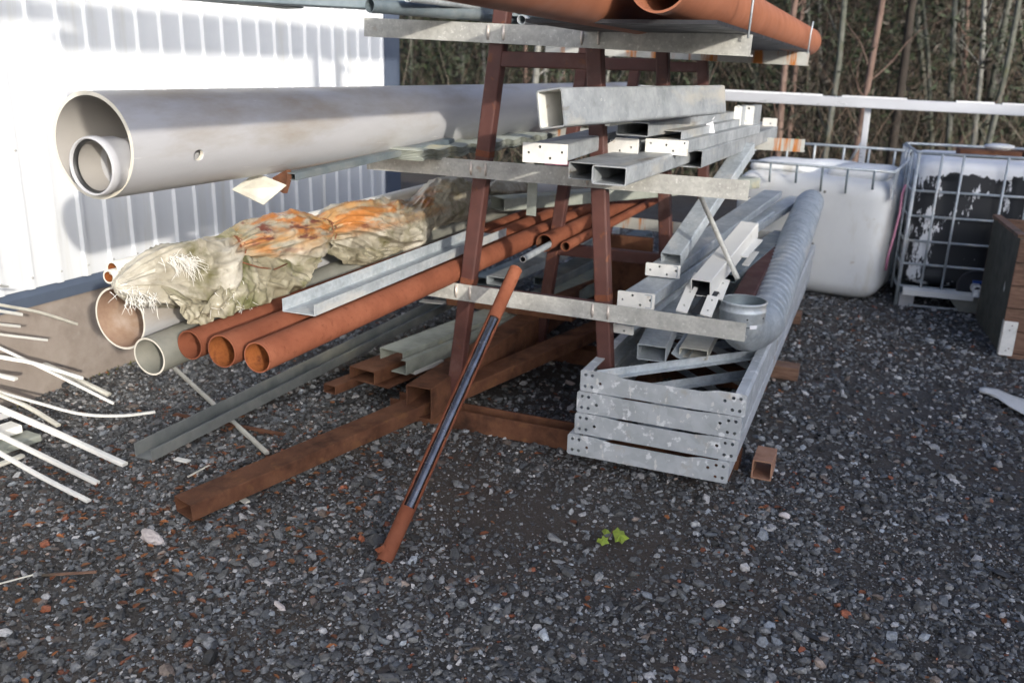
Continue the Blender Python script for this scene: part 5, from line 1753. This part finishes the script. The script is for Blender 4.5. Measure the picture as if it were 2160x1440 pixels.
def tank_right():
    a = at(1885, 645, Z=0.0)
    w_, d_, H = 1.20, 1.0, 1.135
    rz = math.radians(4)
    loc = Vector((a.x, a.y, 0)) + Matrix.Rotation(rz, 3, 'Z') @ Vector((w_ / 2, d_ / 2, 0))
    t = thing('caged_tank', loc, 'caged plastic tank with black paint peeling off white, blue valve at its foot', 'tank')
    def W(x, y, z):
        v = Matrix.Rotation(rz, 3, 'Z') @ Vector((x, y, 0))
        return Vector((loc.x + v.x, loc.y + v.y, z))
    V, Fc = bottle_mesh(w_ - .05, d_ - .05, .93, ribs=3, groove=.03)
    mesh('bottle', xf([(x, y, z + .16) for x, y, z in V], loc, rz), Fc, M['peel'], t, smooth=True)
    hx_, hy_ = w_ / 2, d_ / 2
    # horizontal cage bars on the four sides
    for z in (.16, .33, .50, .68, .86, 1.125):
        pts = [(-hx_ + .03, -hy_), (hx_ - .03, -hy_), (hx_, -hy_ + .03), (hx_, hy_ - .03), (hx_ - .03, hy_), (-hx_ + .03, hy_), (-hx_, hy_ - .03), (-hx_, -hy_ + .03), (-hx_ + .03, -hy_)]
        sweep('cage_rail', [W(x, y, z) for x, y in pts], .0105 if z > 1 else .009, 'galv', t, seg=8)
    for x in (-.44, -.30, -.02, .14, .30, .46):
        sweep('cage_bar', [W(x, -hy_ - .016, .10), W(x, -hy_ - .016, .6), W(x, -hy_ - .016, 1.125)], .0085, 'galv', t, seg=8)
    for y in (-.3, -.05, .2, .42):
        sweep('cage_bar', [W(-hx_ - .016, y, .10), W(-hx_ - .016, y, .6), W(-hx_ - .016, y, 1.125)], .0085, 'galv', t, seg=8)
    for x, y in ((-hx_ + .01, -hy_ + .01), (hx_ - .01, -hy_ + .01), (-hx_ + .01, hy_ - .01), (hx_ - .01, hy_ - .01)):
        sweep('corner_post', [W(x, y, .0), W(x, y, 1.12)], .013, 'galv', t, seg=8)
    # sump deck, feet and bottom runner
    extrude('base_tray', [(0, 0), (.06, .01), (.06, .05), (0, .06)], None, W(-hx_ + .04, -hy_ - .02, .10), W(-.02, -hy_ - .02, .10) - W(-hx_ + .04, -hy_ - .02, .10), .47, 'white_pl', t)
    box('base_deck', W(-hx_ + .03, -hy_ + .04, .09), W(hx_, -hy_ + .04, .09) - W(-hx_, -hy_ + .04, .09), w_ - .06, -.9, .05, 'galv_dark', t)
    for x in (-hx_ + .03, hx_ - .16, -.06):
        box('foot_block', W(x, -hy_, .0), Matrix.Rotation(rz, 3, 'Z') @ Vector((0, 1, 0)), .1, .10, .10, 'pvc', t)
    sweep('bottom_runner', [W(-hx_ + .1, -hy_ - .01, .02), W(hx_, -hy_ - .01, .02)], .010, 'galv', t, seg=8)
    # valve in its recess with blue handle
    c = W(-.08, -hy_ - .01, .20)
    n = Matrix.Rotation(rz, 3, 'Z') @ Vector((0, -1, 0))
    lathe('valve_recess', c + n * -.02, n, [(.001, .02), (.11, .02), (.125, .028), (.128, .01)], 'black', t, seg=32)
    pipe('valve_body', c + n * .0, n, .09, .034, .02, 'tank', 'black', 'tank', t, seg=24)
    box('valve_handle', c + Vector((-.03, -.06, .045)), Vector((1, 0, .0)), .13, .03, .016, 'blue', t)
    pipe('valve_cap', c + n * .085 + Vector((0, 0, -.0)), Vector((.1, -.2, -1)), .055, .03, .015, 'tank', 'black', 'tank', t, seg=20)
    # funnel shaped valve guard
    V, Fc = [], []
    for k, (xx, zz) in enumerate(((-.16, .12), (-.09, .02), (.02, .02), (.13, .14))):
        V.append(W(-.08 + xx, -hy_ - .02, zz)); V.append(W(-.08 + xx, -hy_ - .026, zz))
    mesh('guard_plate', [W(-.25, -hy_ - .03, .115), W(-.16, -hy_ - .03, .01), W(-.02, -hy_ - .03, .01), W(.10, -hy_ - .03, .13),
                         W(-.25, -hy_ - .034, .115), W(-.16, -hy_ - .034, .01), W(-.02, -hy_ - .034, .01), W(.10, -hy_ - .034, .13)],
         [(4, 5, 6, 7), (3, 2, 1, 0), (0, 1, 5, 4), (1, 2, 6, 5), (2, 3, 7, 6), (3, 0, 4, 7)], 'pvc_green', t)
    # lid and rusty plates lying on top
    lathe('lid', W(-.02, -.1, 1.09), (0, 0, 1), [(.07, 0), (.07, .055), (.075, .06), (.10, .075), (.10, .09), (.06, .10), (.001, .105)], 'tank', t, seg=28, up=(0, 1, 0))
    return W
W2 = tank_right()
for (x, y, L_, w_, lab) in ((-.30, -.30, .40, .22, 'rusty brown brick-like plate on the caged tank, left of the lid'), (.12, -.28, .45, .25, 'rusty brown plate on the caged tank, right of the lid')):
    o = box('rusty_plate', W2(x, y, 1.105), W2(x + .1, y, 1.105) - W2(x, y, 1.105), L_, -w_, .045, 'rust_brown')
    tag(o, lab, 'plate')
# pink hose between the tanks
o = sweep('hose', [at(1910, 390, Y=7.15), at(1903, 410, Y=7.12), at(1898, 450, Y=7.08), at(1885, 500, Y=7.05), at(1872, 545, Y=7.02), at(1868, 570, Y=7.02)], .009, 'pink', seg=8)
tag(o, 'thin pink hose hanging between the two tanks', 'hose')

# ================================================================= CRATE
def crate():
    P0 = at(2103, 752, Z=0)
    zt = at(2154, 504, Y=P0.y).z
    Pb = at(2103, 460, Z=zt)
    t = thing('wooden_crate', P0, 'weathered plank crate with a dark board side and zinc corner bracket, at the right edge', 'crate')
    dep = Vector((Pb.x - P0.x, Pb.y - P0.y, 0)); dep = Vector((-.06, .85, 0))
    wd = Vector((.9, .03, 0))
    x0 = Vector((P0.x, P0.y, 0))
    nrm = Vector((dep.y, -dep.x, 0)).normalized()
    # dark side board (one sheet)
    box('side_board', x0 + Vector((0, .02, .03)), dep, dep.length, .02, zt - .03, 'darkboard', t)
    # front planks
    n = 5
    hh = (zt - .03) / n
    for k in range(n):
        z = .03 + k * hh
        for sx in (0,):
            box('plank', x0 + Vector((.002, 0, z + .003)), wd, wd.length + random.uniform(-.01, .01), -.022, hh - .007, 'wood', t)
    for k in range(n):
        z = .03 + k * hh
        box('plank', x0 + dep + Vector((.002, .02, z + .003)), wd, wd.length, -.022, hh - .007, 'wood', t)
    box('side_board', x0 + wd + Vector((-.02, .02, .03)), dep, dep.length, .02, zt - .03, 'darkboard', t)
    abox('floor_board', (x0.x + .03, x0.y + .03, .04), (x0.x + .86, x0.y + .82, .06), 'wood', t)
    box('top_rail', x0 + Vector((-.012, .03, zt + .001)), dep, dep.length, .05, .02, 'wood', t)
    # corner bracket with four screws
    plate('corner_bracket', rrect(.075, .215, .004), [(.035, .03, .004), (.05, .045, .004), (.035, .16, .004), (.045, .19, .004)],
          x0 + Vector((.0, -.027, .022)), (1, .03, 0), (0, 0, 1), .003, 'plate', t)
    plate('corner_bracket', rrect(.05, .215, .004), [], x0 + Vector((-.003, -.027, .022)), (0, 1, 0), (0, 0, 1), .003, 'galv_old', t)
    p = x0 + dep * .18 + Vector((-.002, 0, zt * .55))
    mesh('paint_splash', [p + Vector((0, -.02, 0)), p + Vector((0, .0, -.03)), p + Vector((0, .03, -.01)), p + Vector((0, .02, .04))], [(0, 1, 2, 3)], 'white_pl', t)
    box('bottom_runner', x0 + Vector((.01, -.002, 0)), wd, wd.length, -.05, .028, 'wood', t)
crate()

# ================================================================= GATE RAIL
t = thing('gate_rail', at(1838, 300, Y=9.0), 'long bright aluminium rail on a tilted post behind the tanks', 'rail')
a, b = at(1543, 213, Y=9.0), at(2160, 245, Y=9.0)
d = b - a
rhs('rail', a - d * .42, d, d.length * 2.2, .06, .088, 'alu', t, r=.005)
dd, s, u = basis(d)
for (f0, f1) in ((-.42, .33), (.40, .62), (.78, .90), (.925, 1.7)):
    box('top_strip', a + d * f0 + u * .089 - s * .004, d, d.length * (f1 - f0), .068, .012, 'snow', t)
pb = at(1806, 480, Y=9.05); pt = at(1838, 226, Y=9.05)
pb2 = pt + (pb - pt) * (pt.z / (pt.z - pb.z))
rhs('post', pb2, pt - pb2, (pt - pb2).length, .055, .055, 'alu', t, up=(0, 1, 0))
sweep('post_brace', [at(1790, 345, Y=9.1), at(1818, 300, Y=9.06)], .012, 'galv', t, seg=8)
lathe('bolt', at(1832, 219, Y=8.97), (0, -1, 0), [(.012, 0), (.012, .01), (.001, .012)], 'black', t, seg=10)

# ================================================================= FOREST
def tree(x0, y0, x1, y1, Y, r, bark, lab, h=9.0, branches=11, foliage=False):
    """trunk passes through photo pixels (x0,y0) high and (x1,y1) low at distance Y"""
    A, B = at(x0, y0, Y=Y), at(x1, y1, Y=Y)
    g = max(-.02, hz(B.x, Y) if Y > 12.4 else 0)
    dz = (A - B)
    dz = dz / dz.z
    base = B + dz * (g - .1 - B.z)
    t = thing('tree', base, lab, 'tree', 'thin bare trees of the wood behind the yard')
    pts, rad = [], []
    n = 14
    bx, by = random.uniform(-.12, .12), random.uniform(-.1, .1)
    for k in range(n + 1):
        q = k / n
        z = q * h
        wob = Vector((mnoise.noise(Vector((x0 * .1, q * 3, 1))) * .24, mnoise.noise(Vector((x0 * .1, q * 3, 7))) * .24, 0)) * min(1, q * 4)
        near = 1 - math.exp(-((z - 1.7) / 1.3) ** 2)
        pts.append(base + dz * z + wob * near + Vector((bx, by, 0)) * q * q * 3)
        rad.append(r * (1.15 - .85 * q) * (1 + (.35 if k == 0 else 0)))
    sweep('trunk', pts, rad, bark, t, seg=9)
    bl = []
    for k in range(branches):
        q = random.uniform(.10, .95)
        i = int(q * n)
        p = pts[i].lerp(pts[min(i + 1, n)], q * n - i)
        a = random.uniform(0, 6.28)
        dr = Vector((math.cos(a), math.sin(a), random.uniform(.5, 1.5))).normalized()
        L_ = random.uniform(.5, 1.5) * (1.1 - .5 * q)
        bp, br = [p], [rad[i] * .32]
        for s_ in range(5):
            dr = (dr + Vector((random.gauss(0, .22), random.gauss(0, .22), random.gauss(.12, .15)))).normalized()
            bp.append(bp[-1] + dr * L_ / 5)
            br.append(rad[i] * .32 * (1 - (s_ + 1) / 5.6))
            if s_ in (1, 2, 3):
                tw = (dr + Vector((random.gauss(0, .7), random.gauss(0, .7), .3))).normalized()
                bl.append(sweep_data([bp[-1], bp[-1] + tw * L_ * .2, bp[-1] + tw * L_ * .36 + Vector((0, 0, .04))], [br[-1] * .6, br[-1] * .4, .002], 3))
        bl.append(sweep_data(bp, br, 4))
    if bl: many('branches', bl, bark, t, kind='stuff')
    return t

TR = [(1785, 0, 1745, 300, 13.0, .040, 'bark_grey', 'leaning grey green trunk left of the gate post'),
      (1862, 0, 1826, 200, 12.8, .042, 'bark_pink', 'straight pinkish trunk rising right above the gate post'),
      (1664, 0, 1640, 300, 13.2, .045, 'bark_pink', 'pinkish brown trunk just right of the orange pipes'),
      (1752, 0, 1722, 300, 15.0, .045, 'bark_dark', 'darker slim trunk beside the leaning grey green one'),
      (1705, 60, 1705, 290, 16.0, .035, 'bark_grey', 'thin grey trunk beyond the far arm end'),
      (1955, 0, 1962, 200, 14.0, .030, 'bark_grey', 'thin crooked grey trunk above the caged tank'),
      (2010, 0, 2004, 210, 13.6, .038, 'bark_grey', 'grey green trunk above the rusty plates, left of two'),
      (2045, 0, 2032, 200, 14.6, .035, 'bark_pink', 'brownish trunk above the rusty plates, right of two'),
      (2085, 0, 2062, 220, 13.4, .034, 'bark_pale', 'pale slender trunk near the right edge'),
      (2158, 10, 2105, 230, 13.0, .036, 'bark_grey', 'grey trunk leaning right at the right edge'),
      (1138, 60, 1130, 180, 12.9, .050, 'bark_pale', 'pale spotted trunk seen between the rack legs'),
      (1192, 100, 1184, 180, 14.5, .026, 'bark_pink', 'thin pinkish trunk seen right of the pale spotted one'),
      (1284, 140, 1278, 180, 13.5, .03, 'bark_pale', 'pale trunk just right of the right front leg'),
      (1910, 120, 1880, 330, 13.1, .055, 'bark_dark', 'dark stout trunk behind the gate rail'),
      (880, 60, 872, 180, 15.5, .03, 'bark_dark', 'thin dark trunk just right of the shed corner'),
      (980, 60, 975, 180, 16.0, .035, 'bark_grey', 'thin grey trunk in the gap left of the rack'),
      (1600, 60, 1590, 200, 17.0, .04, 'bark_grey', 'grey trunk half hidden by the orange pipes'),
      (1730, 120, 1735, 330, 17.5, .03, 'bark_pale', 'pale thin trunk deep in the wood behind the left tank')]
for a in TR: tree(*a[:8])
sides = ['left of the rack', 'behind the rack', 'behind the gate rail', 'behind the caged tank']
kinds = {'bark_grey': 'grey green', 'bark_pink': 'pinkish brown', 'bark_pale': 'pale', 'bark_dark': 'dark'}
ORD = ['leftmost', 'second', 'third', 'fourth', 'fifth', 'sixth', 'seventh', 'eighth', 'ninth', 'tenth', 'eleventh', 'twelfth']
lot = []
for k in range(60):
    px = random.uniform(800, 2250)
    bark = random.choice(['bark_grey', 'bark_grey', 'bark_pink', 'bark_pale', 'bark_dark', 'bark_dark'])
    lot.append((px, random.uniform(14.0, 24), bark, random.uniform(.018, .055)))
lot.sort()
cnt = {}
for px, Y, bark, r in lot:
    where = sides[0] if px < 1040 else sides[1] if px < 1520 else sides[2] if px < 1900 else sides[3]
    kk = ('thin' if r < .035 else 'stout', kinds[bark], where)
    n = cnt.get(kk, 0); cnt[kk] = n + 1
    lab = '%s %s trunk in the wood %s, %s%s' % (kk + (ORD[min(n, 11)], ' from left' if n else ''))
    tree(px + random.uniform(-30, 55), -20, px, 220, Y, r, bark, lab, branches=6)


def brush():
    """tangled bare undergrowth: far too many stems to count"""
    r_ = np.random.default_rng(21)
    for nm, n, ylo, yhi, rl in (('undergrowth', 2400, 12.4, 20.0, 1.0), ('undergrowth', 1700, 17.0, 27.0, 1.4)):
        Vs, Fs, Cs = [], [], []
        b = 0
        for k in range(n):
            Y = r_.uniform(ylo, yhi)
            px = r_.uniform(700, 2300)
            P = at(px, 165, Y=Y)
            z = max(0, hz(P.x, Y)) - .05
            p = np.array([P.x, Y, z])
            L_ = r_.uniform(.8, 3.6) * rl
            th = r_.uniform(.003, .009) * (Y / 14)
            d = np.array([r_.normal(0, .6), r_.normal(0, .5), 1.0])
            h = r_.uniform(0, 1)
            c = ((.095, .070, .047), (.060, .046, .032), (.17, .145, .115), (.080, .085, .052), (.145, .098, .072))[int(h * 5)]
            q = r_.uniform(.6, 1.3)
            ns = 6
            for s_ in range(ns + 1):
                rr = th * (1 - s_ / (ns + .6))
                for a in (0, 2.094, 4.189):
                    Vs.append((p[0] + rr * math.cos(a), p[1] + rr * math.sin(a), p[2]))
                    Cs.append((c[0] * q, c[1] * q, c[2] * q))
                if s_ < ns:
                    for i in range(3):
                        j = (i + 1) % 3
                        Fs.append((b + s_ * 3 + i, b + s_ * 3 + j, b + s_ * 3 + 3 + j)); Fs.append((b + s_ * 3 + i, b + s_ * 3 + 3 + j, b + s_ * 3 + 3 + i))
                d = d + r_.normal(0, .36, 3) * np.array([1, 1, .5])
                d /= np.linalg.norm(d)
                p = p + d * L_ / ns
            b += (ns + 1) * 3
        np_mesh(nm, np.array(Vs), np.array(Fs), np.array(Cs), 'twig')
    # leafage: moss green and brown clumps hanging low in the wood
    Vs, Fs, Cs = [], [], []
    b = 0
    for k in range(3300):
        Y = r_.uniform(13.0, 25)
        px = r_.uniform(650, 2350)
        P = at(px, 165, Y=Y)
        g = max(0, hz(P.x, Y))
        cz = g + r_.uniform(0, 4.0)
        left = 1 if px < 1650 else 0
        gr = r_.uniform() < (.86 if left else .50)
        q = r_.uniform(.5, 1.2)
        c = np.array((.030, .044, .018) if gr else (.052, .041, .030)) * q
        rad = r_.uniform(.25, .7)
        m = 46
        C = np.array([P.x, Y, cz]) + r_.normal(0, 1, (m, 3)) * rad * np.array([.8, .7, .55])
        for i in range(m):
            s_ = r_.uniform(.025, .08)
            u = r_.normal(0, 1, 3); u /= np.linalg.norm(u)
            v = np.cross(u, r_.normal(0, 1, 3)); v /= np.linalg.norm(v)
            Vs += [C[i] - u * s_, C[i] + v * s_ * .5, C[i] + u * s_]
            Fs.append((b, b + 1, b + 2)); b += 3
            cc = c * r_.uniform(.7, 1.35)
            Cs += [cc, cc, cc]
    np_mesh('undergrowth_foliage', np.array(Vs), np.array(Fs), np.array(Cs), 'needles')
brush()
